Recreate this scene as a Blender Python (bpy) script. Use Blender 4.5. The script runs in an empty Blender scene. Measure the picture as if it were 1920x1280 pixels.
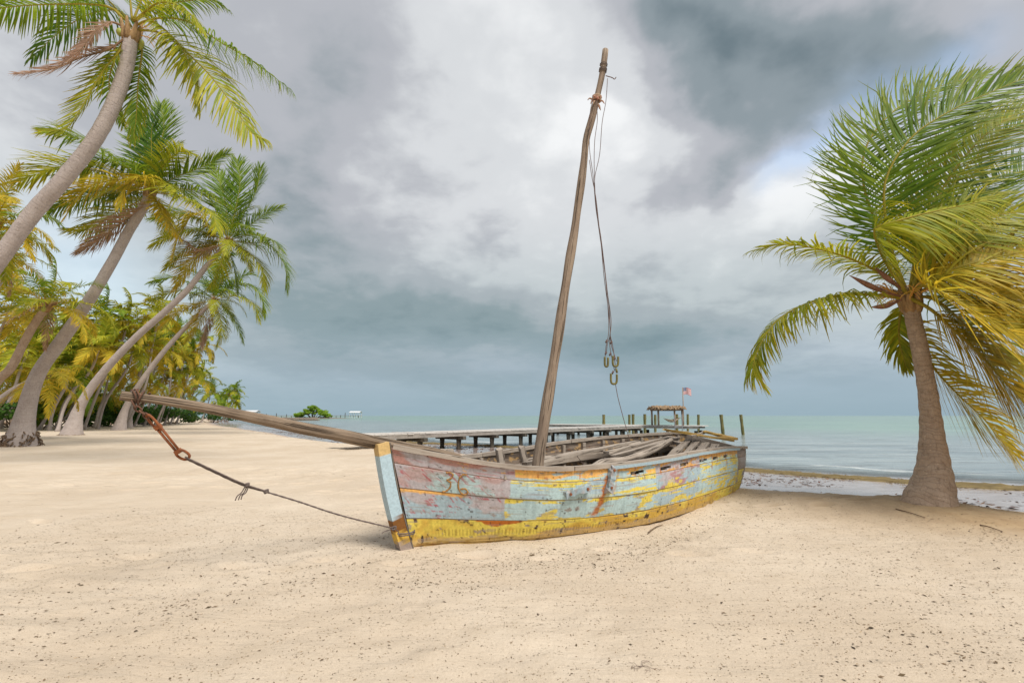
import bpy, math, random
import numpy as np
from mathutils import Vector, Matrix
random.seed(7); rng = np.random.default_rng(7)
S = bpy.context.scene
C = S.collection
R = math.radians
# ------------------------------------------------------------------ camera
CAM_H = 1.2; F = 907.0; TILT = math.atan(139 / F)
cam = bpy.data.cameras.new('camera'); cam_o = bpy.data.objects.new('camera', cam); C.objects.link(cam_o)
cam.sensor_width = 36; cam.lens = F * 36 / 1920; cam.clip_start = 0.05; cam.clip_end = 30000
cam_o.location = (0, 0, CAM_H); cam_o.rotation_euler = (math.pi / 2 + TILT, 0, 0)
S.camera = cam_o
# ------------------------------------------------------------------ light
S.view_settings.view_transform = 'Standard'; S.view_settings.look = 'None'
S.view_settings.gamma = 1; S.view_settings.use_curve_mapping = False
EXPO = 1.5
S.view_settings.exposure = EXPO
SUN_AZ, SUN_EL = R(138), R(57)          # azimuth clockwise from +Y
sdir = Vector((math.sin(SUN_AZ) * math.cos(SUN_EL), math.cos(SUN_AZ) * math.cos(SUN_EL), math.sin(SUN_EL)))
sun = bpy.data.lights.new('sun', 'SUN'); sun.energy = 1.5; sun.angle = R(26); sun.color = (1, .95, .87)
sun_o = bpy.data.objects.new('sun', sun); C.objects.link(sun_o)
sun_o.rotation_euler = (-sdir).to_track_quat('-Z', 'Y').to_euler(); sun_o.location = sdir * 60

# px -> world helpers (a pixel and a real distance or height give a place)
def ray(x, y):
    a = (x - 960) / F; b = (640 - y) / F
    return np.array([a, math.cos(TILT) - b * math.sin(TILT), math.sin(TILT) + b * math.cos(TILT)])
CAMP = np.array([0, 0, CAM_H])
def atY(x, y, Y): r = ray(x, y); return CAMP + r * (Y / r[1])
def atZ(x, y, z): r = ray(x, y); return CAMP + r * ((z - CAM_H) / r[2])
def lin(r, g, b):
    f = lambda c: ((c / 255) / 12.92 if c / 255 <= .04045 else ((c / 255 + .055) / 1.055) ** 2.4)
    return np.array([f(r), f(g), f(b)])

# ------------------------------------------------------------------ node helper
class NT:
    def __init__(s, tree): s.t = tree; s.n = tree.nodes; s.l = tree.links
    def new(s, t, **k):
        n = s.n.new(t)
        for a, b in k.items(): setattr(n, a, b)
        return n
    def put(s, sock, v):
        if isinstance(v, bpy.types.NodeSocket): s.l.new(v, sock)
        elif v is not None:
            if hasattr(v, '__len__') and len(v) == 3 and sock.type == 'RGBA': v = (*v, 1)
            sock.default_value = v
    def m(s, op, a, b=None, c=None, clamp=False):
        n = s.new('ShaderNodeMath', operation=op, use_clamp=clamp)
        for i, v in enumerate((a, b, c)): s.put(n.inputs[i], v)
        return n.outputs[0]
    def mix(s, f, a, b, bt='MIX'):
        n = s.new('ShaderNodeMix', data_type='RGBA', blend_type=bt)
        s.put(n.inputs[0], f); s.put(n.inputs[6], a); s.put(n.inputs[7], b); return n.outputs[2]
    def ss(s, x, a, b, lo=0., hi=1.):
        n = s.new('ShaderNodeMapRange', interpolation_type='SMOOTHSTEP')
        s.put(n.inputs[0], x)
        for i, v in enumerate((a, b, lo, hi)): n.inputs[i + 1].default_value = v
        return n.outputs[0]
    def noise(s, vec, scale, detail=4, rough=.55, lac=2., dist=0., out=0):
        n = s.new('ShaderNodeTexNoise'); s.put(n.inputs['Vector'], vec)
        n.inputs['Scale'].default_value = scale; n.inputs['Detail'].default_value = detail
        n.inputs['Roughness'].default_value = rough; n.inputs['Lacunarity'].default_value = lac
        n.inputs['Distortion'].default_value = dist
        return n.outputs[out]
    def mapping(s, vec, loc=(0, 0, 0), rot=(0, 0, 0), sc=(1, 1, 1)):
        n = s.new('ShaderNodeMapping'); s.put(n.inputs[0], vec)
        n.inputs[1].default_value = loc; n.inputs[2].default_value = rot; n.inputs[3].default_value = sc
        return n.outputs[0]
    def bump(s, h, strength=.5, dist=.02, nrm=None):
        n = s.new('ShaderNodeBump'); s.put(n.inputs['Height'], h)
        n.inputs['Strength'].default_value = strength; n.inputs['Distance'].default_value = dist
        if nrm: s.put(n.inputs['Normal'], nrm)
        return n.outputs[0]
    def attr(s, name, out='Color'):
        return s.new('ShaderNodeAttribute', attribute_name=name).outputs[out]

# ------------------------------------------------------------------ world: rain-cloud sky
W = bpy.data.worlds.new('World'); S.world = W; W.use_nodes = True
g = NT(W.node_tree); g.n.clear()
sky = g.new('ShaderNodeTexSky', sky_type='NISHITA'); sky.sun_disc = False
sky.sun_elevation = SUN_EL; sky.sun_rotation = SUN_AZ; sky.air_density = 1.4; sky.dust_density = 1.5
gen = g.new('ShaderNodeTexCoord').outputs['Generated']
sep = g.new('ShaderNodeSeparateXYZ'); g.put(sep.inputs[0], gen)
dx, dy, dz = sep.outputs
w1 = g.noise(gen, 2.2, 4, .5, out=1); w2 = g.noise(gen, 6, 5, .55, out=1)
sw1 = g.new('ShaderNodeSeparateXYZ'); g.put(sw1.inputs[0], w1)
sw2 = g.new('ShaderNodeSeparateXYZ'); g.put(sw2.inputs[0], w2)
az0 = g.m('ARCTAN2', dx, dy); el0 = g.m('ARCSINE', dz)
def warp(v, a, b, k1, k2):
    t = g.m('MULTIPLY_ADD', g.m('SUBTRACT', a, .5), k1, v)
    return g.m('MULTIPLY_ADD', g.m('SUBTRACT', b, .5), k2, t)
horiz = g.ss(el0, .0, .28)          # clouds lie flatter towards the horizon
az = warp(az0, sw1.outputs[0], sw2.outputs[0], .5, .16)
elw = warp(el0, sw1.outputs[1], sw2.outputs[1], .40, .16)
el = g.m('ADD', g.m('MULTIPLY', elw, horiz), g.m('MULTIPLY', el0, g.m('SUBTRACT', 1, horiz)))
def dirang(x, y):
    r = ray(x, y); r = r / np.linalg.norm(r); return math.atan2(r[0], r[1]), math.asin(r[2])
azel = g.new('ShaderNodeCombineXYZ'); g.put(azel.inputs[0], az); g.put(azel.inputs[1], el)
def blob(x, y, rx, ry, rot=0):
    a0, e0 = dirang(x, y); k = .85 / F
    mp = g.new('ShaderNodeMapping', vector_type='TEXTURE'); g.put(mp.inputs[0], azel.outputs[0])
    mp.inputs[1].default_value = (a0, e0, 0); mp.inputs[2].default_value = (0, 0, R(rot)); mp.inputs[3].default_value = (rx * k, ry * k, 1)
    d = g.new('ShaderNodeVectorMath', operation='DOT_PRODUCT'); g.put(d.inputs[0], mp.outputs[0]); g.put(d.inputs[1], mp.outputs[0])
    return g.m('POWER', .36788, d.outputs['Value'])
# puffs on a cloud deck: direction projected to a plane overhead
dzc = g.m('MAXIMUM', g.m('ADD', dz, .22), .06)
pl = g.new('ShaderNodeCombineXYZ'); g.put(pl.inputs[0], g.m('DIVIDE', dx, dzc)); g.put(pl.inputs[1], g.m('DIVIDE', dy, dzc))
puff = g.noise(pl.outputs[0], 1.1, 5, .5, dist=.3)
puff2 = g.noise(pl.outputs[0], 3.4, 5, .55, dist=.3)
L = g.m('ADD', .59, g.m('MULTIPLY', g.m('SUBTRACT', puff, .5), .46))
L = g.m('ADD', L, g.m('MULTIPLY', g.m('SUBTRACT', puff2, .5), .26))
puff3 = g.noise(pl.outputs[0], 9.5, 4, .55, dist=.2)
L = g.m('ADD', L, g.m('MULTIPLY', g.m('SUBTRACT', puff3, .5), .19))
BL = [ # px x, y, radius x, radius y, rotation, weight
 (1060, 330, 330, 260, 0, .14), (1120, 215, 120, 45, 10, .14), (1200, 240, 130, 55, 0, .14), (1530, 390, 190, 100, 20, .34), (960, 60, 240, 110, 0, .15),
 (1450, 100, 240, 110, -30, -.40), (1290, 10, 150, 90, 0, -.22), (1340, 330, 130, 50, 20, -.18), (760, 330, 110, 80, 0, .12), (590, 250, 280, 230, 0, -.16), (600, 520, 240, 130, 0, -.16),
 (830, 600, 340, 60, -4, -.26), (1180, 640, 280, 55, 4, -.34), (640, 640, 260, 70, 0, -.12), (870, 440, 170, 110, 0, -.05),
 (1000, 480, 260, 60, 0, .10), (1330, 600, 90, 30, 0, .08), (60, 500, 330, 200, 0, .22), (470, 60, 170, 130, 0, .05), (1640, 600, 140, 50, 0, .16), (1830, 60, 190, 120, 0, .0)]
for x, y, rx, ry, ro, wgt in BL:
    if wgt: L = g.m('MULTIPLY_ADD', blob(x, y, rx, ry, ro), wgt, L)
ramp = g.new('ShaderNodeValToRGB'); g.put(ramp.inputs[0], L)
cr = ramp.color_ramp; cr.interpolation = 'EASE'
stops = [(.12, (102, 118, 124)), (.34, (143, 154, 159)), (.54, (184, 186, 191)), (.70, (219, 221, 223)), (.90, (247, 248, 248))]
while len(cr.elements) < len(stops): cr.elements.new(.5)
for e, (p, c) in zip(cr.elements, stops): e.position = p; e.color = (*lin(*c), 1)
cloud = ramp.outputs[0]
# rain-blue air low over the sea
lowmix = g.m('MULTIPLY', g.ss(el0, .235, .03), .92)
lown = g.noise(g.mapping(gen, sc=(1, 1, 4)), 3.2, 3, .5)
lowcol = g.mix(g.m('ADD', g.m('MULTIPLY', g.ss(lown, .38, .64), .55), g.m('MULTIPLY', g.ss(az0, .25, .75), .45)), lin(133, 159, 174), lin(170, 190, 208))
lowcol = g.mix(g.ss(el0, .10, .0), lowcol, lin(150, 176, 190))
cloud = g.mix(lowmix, cloud, lowcol)
# teal cast under the heavy belt
cloud = g.mix(g.m('MULTIPLY', g.m('MULTIPLY', g.ss(el0, .42, .22), g.ss(el0, .05, .2)), .38), cloud, lin(134, 160, 163))
k = 1 / (2 ** EXPO) / .1
cloudk = g.new('ShaderNodeVectorMath', operation='SCALE'); g.put(cloudk.inputs[0], cloud); cloudk.inputs[3].default_value = k
hole = g.m('MAXIMUM', blob(1530, 285, 70, 36, 25), g.m('MULTIPLY', blob(1640, 180, 90, 50, 30), .7))
hole = g.m('MAXIMUM', hole, g.m('MULTIPLY', blob(90, 560, 170, 120, 0), .5))
nis = g.new('ShaderNodeVectorMath', operation='SCALE'); g.put(nis.inputs[0], sky.outputs[0]); nis.inputs[3].default_value = 1.0
cover = g.m('SUBTRACT', .97, g.m('MULTIPLY', hole, .45))
final = g.mix(cover, nis.outputs[0], cloudk.outputs[0])
bg = g.new('ShaderNodeBackground'); g.put(bg.inputs[0], final); bg.inputs[1].default_value = .1
wo = g.new('ShaderNodeOutputWorld'); g.l.new(bg.outputs[0], wo.inputs[0])

# ------------------------------------------------------------------ materials
def mat(name):
    m = bpy.data.materials.new(name); m.use_nodes = True
    t = NT(m.node_tree); t.n.clear()
    o = t.new('ShaderNodeOutputMaterial'); return m, t, o
def pbsdf(t, col, rough=.8, nrm=None, spec=.3, metal=0):
    p = t.new('ShaderNodeBsdfPrincipled'); t.put(p.inputs['Base Color'], col); t.put(p.inputs['Roughness'], rough)
    p.inputs['Specular IOR Level'].default_value = spec; t.put(p.inputs['Metallic'], metal)
    if nrm is not None: t.put(p.inputs['Normal'], nrm)
    return p.outputs[0]
M = {}
def simple(name, c1, c2, scale=8, rough=.85, bump=.3, bdist=.01, stretch=(1, 1, 1), spec=.3, metal=0, coord='Object'):
    m, t, o = mat(name)
    v = t.mapping(t.new('ShaderNodeTexCoord').outputs[coord], sc=stretch)
    n = t.noise(v, scale, 6, .6); n2 = t.noise(v, scale * 5, 4, .6)
    f = t.ss(t.m('ADD', t.m('MULTIPLY', n, .65), t.m('MULTIPLY', n2, .35)), .34, .66)
    t.l.new(pbsdf(t, t.mix(f, c1, c2), rough, t.bump(t.m('ADD', n, n2), bump, bdist), spec, metal), o.inputs[0]); M[name] = m; return m
def vcol(name, rough=.8, scale=30, amt=.25, bump=.3, bdist=.004, stretch=(1, 1, 1), spec=.3, coord='Object'):
    m, t, o = mat(name)
    v = t.mapping(t.new('ShaderNodeTexCoord').outputs[coord], sc=stretch)
    n = t.noise(v, scale, 6, .65)
    c = t.mix(t.ss(n, .3, .7), t.mix(1.0, t.attr('Col'), (1 - amt,) * 3, 'MULTIPLY'), t.attr('Col'))
    t.l.new(pbsdf(t, c, rough, t.bump(n, bump, bdist), spec), o.inputs[0]); M[name] = m; return m

# sand
m, t, o = mat('sand'); M['sand'] = m
pos = t.new('ShaderNodeNewGeometry').outputs['Position']
sp = t.new('ShaderNodeSeparateXYZ'); t.put(sp.inputs[0], pos)
n_big = t.noise(pos, .55, 4, .55); n_mid = t.noise(pos, 3.2, 5, .6); n_f = t.noise(pos, 55, 4, .7); n_g = t.noise(pos, 260, 2, .7)
rake = t.noise(t.mapping(pos, rot=(0, 0, R(28)), sc=(.5, 6, 1)), 1.3, 4, .6)
dry = t.mix(t.ss(n_big, .3, .7), (.520, .425, .322), (.605, .512, .405))
dry = t.mix(t.m('MULTIPLY', t.ss(n_mid, .45, .75), .35), dry, (.47, .375, .268))
dry = t.mix(t.m('MULTIPLY', t.ss(rake, .52, .72), .22), dry, (.48, .385, .285))
dry = t.mix(t.m('MULTIPLY', t.ss(n_f, .52, .72), .35), dry, (.37, .29, .20))
dry = t.mix(t.m('MULTIPLY', t.ss(n_g, .54, .66), .60), dry, (.31, .225, .14))
dry = t.mix(t.m('MULTIPLY', t.attr('tan', 'Fac'), .75, clamp=True), dry, t.mix(t.ss(n_mid, .35, .65), (.40, .285, .165), (.33, .225, .125)))
wn = t.m('MULTIPLY_ADD', t.m('SUBTRACT', n_mid, .5), .07, sp.outputs[2])
wn = t.m('MULTIPLY_ADD', t.m('SUBTRACT', n_big, .5), .05, wn)
wet = t.ss(wn, -.085, -.17)
damp = t.ss(wn, -.03, -.12)
pud = t.m('MULTIPLY', t.ss(wn, -.15, -.195), 1.0)
c = t.mix(t.m('MULTIPLY', damp, .55), dry, (.42, .285, .18))
c = t.mix(t.m('MULTIPLY', wet, .8), c, t.mix(t.ss(t.noise(t.mapping(pos, sc=(1.2, 3, 1)), 1.6, 5, .65), .42, .62), (.37, .33, .33), (.25, .205, .195)))
rough = t.m('SUBTRACT', .92, t.m('MULTIPLY', wet, .45)); rough = t.m('SUBTRACT', rough, t.m('MULTIPLY', pud, .33))
hgt = t.m('ADD', t.m('MULTIPLY', n_mid, .9), t.m('ADD', t.m('MULTIPLY', n_f, .22), t.m('MULTIPLY', n_g, .10)))
hgt = t.m('MULTIPLY', t.m('ADD', hgt, t.m('MULTIPLY', rake, .7)), t.m('SUBTRACT', 1, t.m('MULTIPLY', wet, .93)))
t.l.new(pbsdf(t, c, rough, t.bump(hgt, .75, .045), .35), o.inputs[0])

# sea water
m, t, o = mat('sea_water'); M['sea'] = m
pos = t.new('ShaderNodeNewGeometry').outputs['Position']
sp = t.new('ShaderNodeSeparateXYZ'); t.put(sp.inputs[0], pos)
vv = t.mapping(pos, rot=(0, 0, R(-38)), sc=(.35, 1.0, 1))
a1 = t.noise(vv, 2.6, 5, .6); a2 = t.noise(vv, .42, 4, .55); a3 = t.noise(vv, 11, 3, .6)
far = t.ss(t.new('ShaderNodeCameraData').outputs['View Distance'], 5, 10) if False else None
depth = t.attr('depth', 'Fac')
patch = t.noise(t.mapping(pos, sc=(.6, 1, 1)), .06, 4, .55)
deep = t.mix(t.ss(patch, .40, .62), (.150, .255, .190), (.215, .345, .250))
shal = t.mix(t.ss(a2, .35, .65), (.21, .25, .255), (.31, .355, .35))
sd = t.attr('shore', 'Fac')
c = t.mix(t.ss(sd, 10, 60), shal, deep)
weed_ripple = t.m('MULTIPLY', t.ss(t.noise(t.mapping(pos, rot=(0, 0, R(-38)), sc=(.30, 1.6, 1)), 1.4, 5, .7), .525, .60), t.ss(sd, 70, 6))  # seaweed patches, and shade of dark wavelets put into the water colour
c = t.mix(t.m('MULTIPLY', weed_ripple, .7), c, (.085, .085, .075))
fn = t.noise(t.mapping(pos, sc=(.5, .5, 1)), 1.6, 4, .6)
fb = t.m('ADD', sd, t.m('MULTIPLY', t.m('SUBTRACT', fn, .5), 2.2))
foam = t.m('MULTIPLY', t.m('MULTIPLY', t.ss(fb, 1.75, 1.95), t.ss(fb, 2.45, 2.1)), t.ss(t.noise(pos, .33, 3, .5), .47, .60))
foam2 = t.m('MULTIPLY', t.ss(sd, .35, .1), t.ss(fn, .5, .6))
foam = t.m('MAXIMUM', t.m('MULTIPLY', foam, .40), t.m('MULTIPLY', foam2, .4))
chop_shading = t.noise(t.mapping(pos, rot=(0, 0, R(-38)), sc=(.22, 1.25, 1)), 1.1, 6, .72)  # light and shade of choppy ripples painted into the colour as streaks
c = t.mix(t.m('MULTIPLY', t.ss(chop_shading, .50, .66), .55), c, t.mix(1.0, c, (.48, .52, .50), 'MULTIPLY'))
c = t.mix(t.m('MULTIPLY', t.ss(chop_shading, .44, .32), .30), c, (.42, .48, .46))
c = t.mix(foam, c, (.80, .82, .82))
h = t.m('ADD', t.m('MULTIPLY', a2, 1.3), t.m('ADD', t.m('MULTIPLY', a1, .40), t.m('MULTIPLY', a3, .08)))
nr = t.bump(h, .75, .18)
wsh = pbsdf(t, c, t.m('MULTIPLY_ADD', foam, .5, .16), nr, .5)
tr = t.new('ShaderNodeBsdfTransparent')
ms = t.new('ShaderNodeMixShader'); t.put(ms.inputs[0], t.ss(depth, -.01, .16, .35, 1)); t.l.new(tr.outputs[0], ms.inputs[1]); t.l.new(wsh, ms.inputs[2])
t.l.new(ms.outputs[0], o.inputs[0])

# leaves
m, t, o = mat('leaf'); M['leaf'] = m
col = t.attr('Col')
p = t.new('ShaderNodeBsdfPrincipled'); t.put(p.inputs['Base Color'], col); p.inputs['Roughness'].default_value = .5; p.inputs['Specular IOR Level'].default_value = .18
tl = t.new('ShaderNodeBsdfTranslucent'); t.put(tl.inputs[0], t.mix(.45, col, t.mix(1.0, col, (1.25, 1.15, .5), 'MULTIPLY')))
ms = t.new('ShaderNodeMixShader'); ms.inputs[0].default_value = .42; t.l.new(p.outputs[0], ms.inputs[1]); t.l.new(tl.outputs[0], ms.inputs[2])
t.l.new(ms.outputs[0], o.inputs[0])

# palm bark: rings from the trunk's own length coordinate
def bark(name, c1, c2, c3, rings=11.):
    m, t, o = mat(name); M[name] = m
    uv = t.new('ShaderNodeTexCoord').outputs['UV']
    ob = t.new('ShaderNodeTexCoord').outputs['Object']
    su = t.new('ShaderNodeSeparateXYZ'); t.put(su.inputs[0], uv)
    wob = t.noise(ob, 2.5, 4, .6)
    vlen = t.m('MULTIPLY_ADD', wob, .30, su.outputs[1])
    saw = t.m('FRACT', t.m('MULTIPLY_ADD', t.noise(t.mapping(uv, sc=(.6, 1, 1)), 5.5, 3, .6), 3.2, t.m('MULTIPLY', vlen, rings)))
    ring = t.m('MULTIPLY', t.ss(saw, .0, .12), t.ss(saw, 1.0, .72))
    n = t.noise(t.mapping(ob, sc=(1, 1, .35)), 26, 6, .7); nb = t.noise(ob, 3.5, 5, .6)
    fis = t.noise(t.mapping(uv, sc=(16, 1.3, 1)), 3, 5, .7)
    c = t.mix(t.ss(nb, .3, .7), c1, c2)
    c = t.mix(t.m('MULTIPLY', t.m('SUBTRACT', 1, ring), .22), c, c3)
    c = t.mix(t.m('MULTIPLY', t.ss(t.noise(ob, 38, 3, .7), .60, .70), .5), c, tuple(min(.75, x * 1.7) for x in c1))
    c = t.mix(t.m('MULTIPLY', t.ss(n, .5, .72), .55), c, c3)
    c = t.mix(t.m('MULTIPLY', t.ss(fis, .55, .72), .45), c, c3)
    h = t.m('ADD', t.m('MULTIPLY', ring, .32), t.m('ADD', t.m('MULTIPLY', n, .9), t.m('MULTIPLY', fis, .6)))
    t.l.new(pbsdf(t, c, .9, t.bump(h, .8, .018), .2), o.inputs[0])
bark('bark_grey', (.46, .395, .365), (.39, .33, .30), (.20, .16, .145))
bark('bark_brown', (.46, .345, .26), (.36, .26, .19), (.15, .10, .07), 17.)

simple('bark_dark', (.10, .07, .05), (.24, .16, .10), 6, .95, .8, .03)
simple('sheath', (.20, .115, .055), (.42, .27, .13), 14, .95, .7, .015, (1, 1, .2))
simple('spathe', (.13, .055, .035), (.30, .15, .09), 10, .7, .3, .006)
simple('flower', (.58, .27, .05), (.70, .42, .10), 12, .7, .2)
simple('coconut', (.25, .33, .06), (.42, .36, .08), 9, .5, .1)
vcol('paint', .62, 42, .22, .35, .004, spec=.25)
vcol('wood_col', .9, 16, .45, .8, .008, (1, 1, 1), coord='Object', spec=.15)
# weathered timber with the grain along the piece (UV v = length in metres)
def timber(name, c1, c2, c3, gr=1.):
    m, t, o = mat(name); M[name] = m
    uv = t.new('ShaderNodeTexCoord').outputs['UV']; ob = t.new('ShaderNodeTexCoord').outputs['Object']
    gn = t.noise(t.mapping(uv, sc=(14 * gr, 1.1, 1)), 2.4, 6, .7, dist=.5); cr_ = t.noise(t.mapping(uv, sc=(9 * gr, .6, 1)), 2.0, 4, .6, dist=.3)
    nb = t.noise(ob, 3, 4, .6)
    c = t.mix(t.ss(nb, .3, .7), c1, c2); crack = t.ss(cr_, .565, .63)
    c = t.mix(t.m('MULTIPLY', t.ss(gn, .45, .7), .55), c, c3); c = t.mix(t.m('MULTIPLY', crack, .85), c, tuple(x * .45 for x in c3))
    h = t.m('SUBTRACT', t.m('MULTIPLY', gn, .5), crack)
    t.l.new(pbsdf(t, c, .9, t.bump(h, .8, .012), .2), o.inputs[0])
timber('timber_grey', (.40, .345, .29), (.31, .26, .215), (.16, .12, .095))
timber('timber_brown', (.34, .262, .195), (.265, .195, .145), (.12, .082, .058))
timber('timber_spar', (.285, .215, .155), (.20, .148, .105), (.085, .058, .04))
timber('timber_pale', (.44, .35, .265), (.36, .275, .20), (.18, .125, .085))
timber('timber_dark', (.15, .125, .105), (.21, .18, .15), (.06, .048, .04))
timber('timber_ochre', (.55, .36, .10), (.48, .32, .12), (.24, .15, .06))
simple('algae_post', (.11, .11, .035), (.22, .18, .08), 5, .9, .5, .02, (1, 1, .5))
simple('jetty_dark', (.05, .045, .038), (.13, .11, .085), 4, .9, .4, .02)
simple('jetty_deck', (.56, .53, .50), (.47, .44, .41), 3, .85, .2, .01)
simple('jetty_fascia', (.33, .30, .27), (.24, .215, .19), 3, .9, .2, .01)
simple('rust', (.32, .105, .035), (.17, .062, .03), 24, .85, .6, .006)
simple('rust_dark', (.075, .045, .032), (.16, .075, .045), 24, .8, .6, .006)
simple('rope', (.085, .065, .06), (.19, .15, .135), 60, .95, .6, .004)
simple('rope_thin', (.10, .07, .065), (.20, .13, .11), 60, .95, .3, .002)
simple('hose', (.20, .17, .045), (.12, .105, .04), 20, .6, .2, .004)
simple('cloth_rag', (.45, .16, .12), (.42, .36, .24), 14, .95, .5, .006)
simple('thatch', (.36, .25, .15), (.24, .16, .095), 9, .95, .9, .03, (1, 1, .3))
simple('roof_metal', (.66, .67, .67), (.55, .56, .57), 1.5, .5, .1)
simple('white_paint', (.66, .66, .64), (.58, .58, .56), 2, .6, .1)
simple('steel', (.36, .36, .37), (.28, .28, .29), 4, .5, .1, metal=.3)
simple('hammock_net', (.58, .47, .36), (.48, .38, .28), 12, .9, .3)
simple('rock', (.12, .10, .08), (.24, .20, .16), 2, .95, .9, .1)
simple('number_paint', (.30, .15, .045), (.40, .22, .08), 30, .8, .2)
vcol('flag_cloth', .85, 12, .1, .1)
vcol('debris', .95, 40, .3, .2)

# ------------------------------------------------------------------ mesh helpers
def tag(o, label=None, cat=None, group=None, kind=None):
    if label: o['label'] = label
    if cat: o['category'] = cat
    if group: o['group'] = group
    if kind: o['kind'] = kind
    return o
def thing(name, loc, label, cat, group=None):
    o = bpy.data.objects.new(name, None); o.empty_display_size = .1; C.objects.link(o)
    o.location = tuple(float(x) for x in loc); tag(o, label, cat, group); return o
def origin(o):
    p = np.zeros(3)
    while o is not None: p += np.array(o.location); o = o.parent
    return p
def mk(name, V, Fc, material, parent=None, col=None, uv=None, smooth=False, loc=None):
    """one mesh object from world-space vertices; stored relative to its parent's origin"""
    V = np.asarray(V, float)
    base = origin(parent) if parent is not None else (np.array(loc, float) if loc is not None else np.zeros(3))
    me = bpy.data.meshes.new(name)
    me.from_pydata((V - base).tolist(), [], Fc if isinstance(Fc, list) else Fc.tolist())
    if col is not None:
        a = me.color_attributes.new('Col', 'FLOAT_COLOR', 'POINT')
        c4 = np.ones((len(V), 4), np.float32); c4[:, :3] = col; a.data.foreach_set('color', c4.ravel())
    if uv is not None:
        ul = me.uv_layers.new(name='UVMap'); idx = np.zeros(len(me.loops), np.int32); me.loops.foreach_get('vertex_index', idx)
        ul.data.foreach_set('uv', np.asarray(uv, np.float32)[idx].ravel())
    if smooth: me.polygons.foreach_set('use_smooth', np.ones(len(me.polygons), bool))
    me.materials.append(M[material] if isinstance(material, str) else material)
    me.update()
    o = bpy.data.objects.new(name, me); C.objects.link(o)
    if parent is not None: o.parent = parent
    else: o.location = base.tolist()
    return o
class MB:
    def __init__(s): s.V = []; s.F = []; s.U = []; s.K = []; s.n = 0
    def add(s, V, Fc, U=None, K=None):
        V = np.asarray(V, float); s.V.append(V); s.F += [[i + s.n for i in f] for f in Fc]
        s.U.append(np.asarray(U, float) if U is not None else np.zeros((len(V), 2)))
        s.K.append(np.broadcast_to(np.asarray(K if K is not None else (1, 1, 1), float), (len(V), 3)))
        s.n += len(V); return s
    def tube(s, P, r, ns=10, cap=True, K=None, sq=None):
        s.add(*tube(P, r, ns, cap), K=K); return s
    def box(s, c, ax, ay, az, sx, sy, sz, K=None):
        s.add(*box(c, ax, ay, az, sx, sy, sz), K=K); return s
    def abox(s, lo, hi, K=None):
        lo, hi = np.array(lo, float), np.array(hi, float)
        return s.box((lo + hi) / 2, (1, 0, 0), (0, 1, 0), (0, 0, 1), *(hi - lo), K=K)
    def build(s, name, material, parent=None, smooth=False, col=False, loc=None):
        return mk(name, np.concatenate(s.V), s.F, material, parent, np.concatenate(s.K) if col else None, np.concatenate(s.U), smooth, loc)
def nrmz(v): v = np.asarray(v, float); return v / (np.linalg.norm(v) + 1e-12)
def cat(P, n):
    """Catmull-Rom through P, n samples"""
    P = np.asarray(P, float); Q = np.vstack([2 * P[0] - P[1], P, 2 * P[-1] - P[-2]])
    seg = np.linalg.norm(np.diff(P, axis=0), axis=1) + 1e-9; cum = np.concatenate([[0], np.cumsum(seg)]); tt = np.linspace(0, cum[-1], n)
    i = np.clip(np.searchsorted(cum, tt, 'right') - 1, 0, len(P) - 2); u = ((tt - cum[i]) / seg[i])[:, None]
    a, b, c, d = Q[i], Q[i + 1], Q[i + 2], Q[i + 3]
    return .5 * (2 * b + (c - a) * u + (2 * a - 5 * b + 4 * c - d) * u ** 2 + (3 * b - a - 3 * c + d) * u ** 3)
def tube(P, r, ns=10, cap=True):
    P = np.asarray(P, float); n = len(P); r = np.broadcast_to(np.asarray(r, float), (n,) if np.ndim(r) < 2 else (n, ns))
    T = np.gradient(P, axis=0); T /= np.linalg.norm(T, axis=1)[:, None] + 1e-12
    a = np.array([1., 0, 0]) if abs(T[0][0]) < .8 else np.array([0, 1., 0])
    N = nrmz(a - T[0] * (a @ T[0])); V = []; U = []; L = 0
    th = np.arange(ns) / ns * 2 * math.pi
    for i in range(n):
        N = nrmz(N - T[i] * (N @ T[i])); Bn = np.cross(T[i], N)
        if i: L += np.linalg.norm(P[i] - P[i - 1])
        rr = r[i] if np.ndim(r[i]) else np.full(ns, r[i])
        V.append(P[i] + (np.cos(th) * rr)[:, None] * N + (np.sin(th) * rr)[:, None] * Bn)
        U.append(np.stack([np.abs(th / math.pi - 1) * .5, np.full(ns, L)], 1))
    Fc = [[i * ns + j, i * ns + (j + 1) % ns, (i + 1) * ns + (j + 1) % ns, (i + 1) * ns + j] for i in range(n - 1) for j in range(ns)]
    if cap: Fc += [list(range(ns))[::-1], [(n - 1) * ns + j for j in range(ns)]]
    return np.concatenate(V), Fc, np.concatenate(U)
def box(c, ax, ay, az, sx, sy, sz):
    c = np.asarray(c, float); ax, ay, az = nrmz(ax) * sx / 2, nrmz(ay) * sy / 2, nrmz(az) * sz / 2
    V = [c + i * ax + j * ay + k_ * az for k_ in (-1, 1) for j in (-1, 1) for i in (-1, 1)]
    dims = [sx, sy, sz]; big = int(np.argmax(dims))
    U = []
    for k_ in (-1, 1):
        for j in (-1, 1):
            for i in (-1, 1):
                q = [i * sx / 2, j * sy / 2, k_ * sz / 2]; v = q.pop(big); U.append((q[0] + q[1], v))
    return V, [[0, 2, 3, 1], [4, 5, 7, 6], [0, 1, 5, 4], [2, 6, 7, 3], [0, 4, 6, 2], [1, 3, 7, 5]], U
def beam(a, b, w, h, up=(0, 0, 1)):
    """rectangular bar from a to b"""
    a, b = np.asarray(a, float), np.asarray(b, float); d = nrmz(b - a); s_ = nrmz(np.cross(d, up)); u = np.cross(s_, d)
    return box((a + b) / 2, d, s_, u, np.linalg.norm(b - a), w, h)
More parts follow.
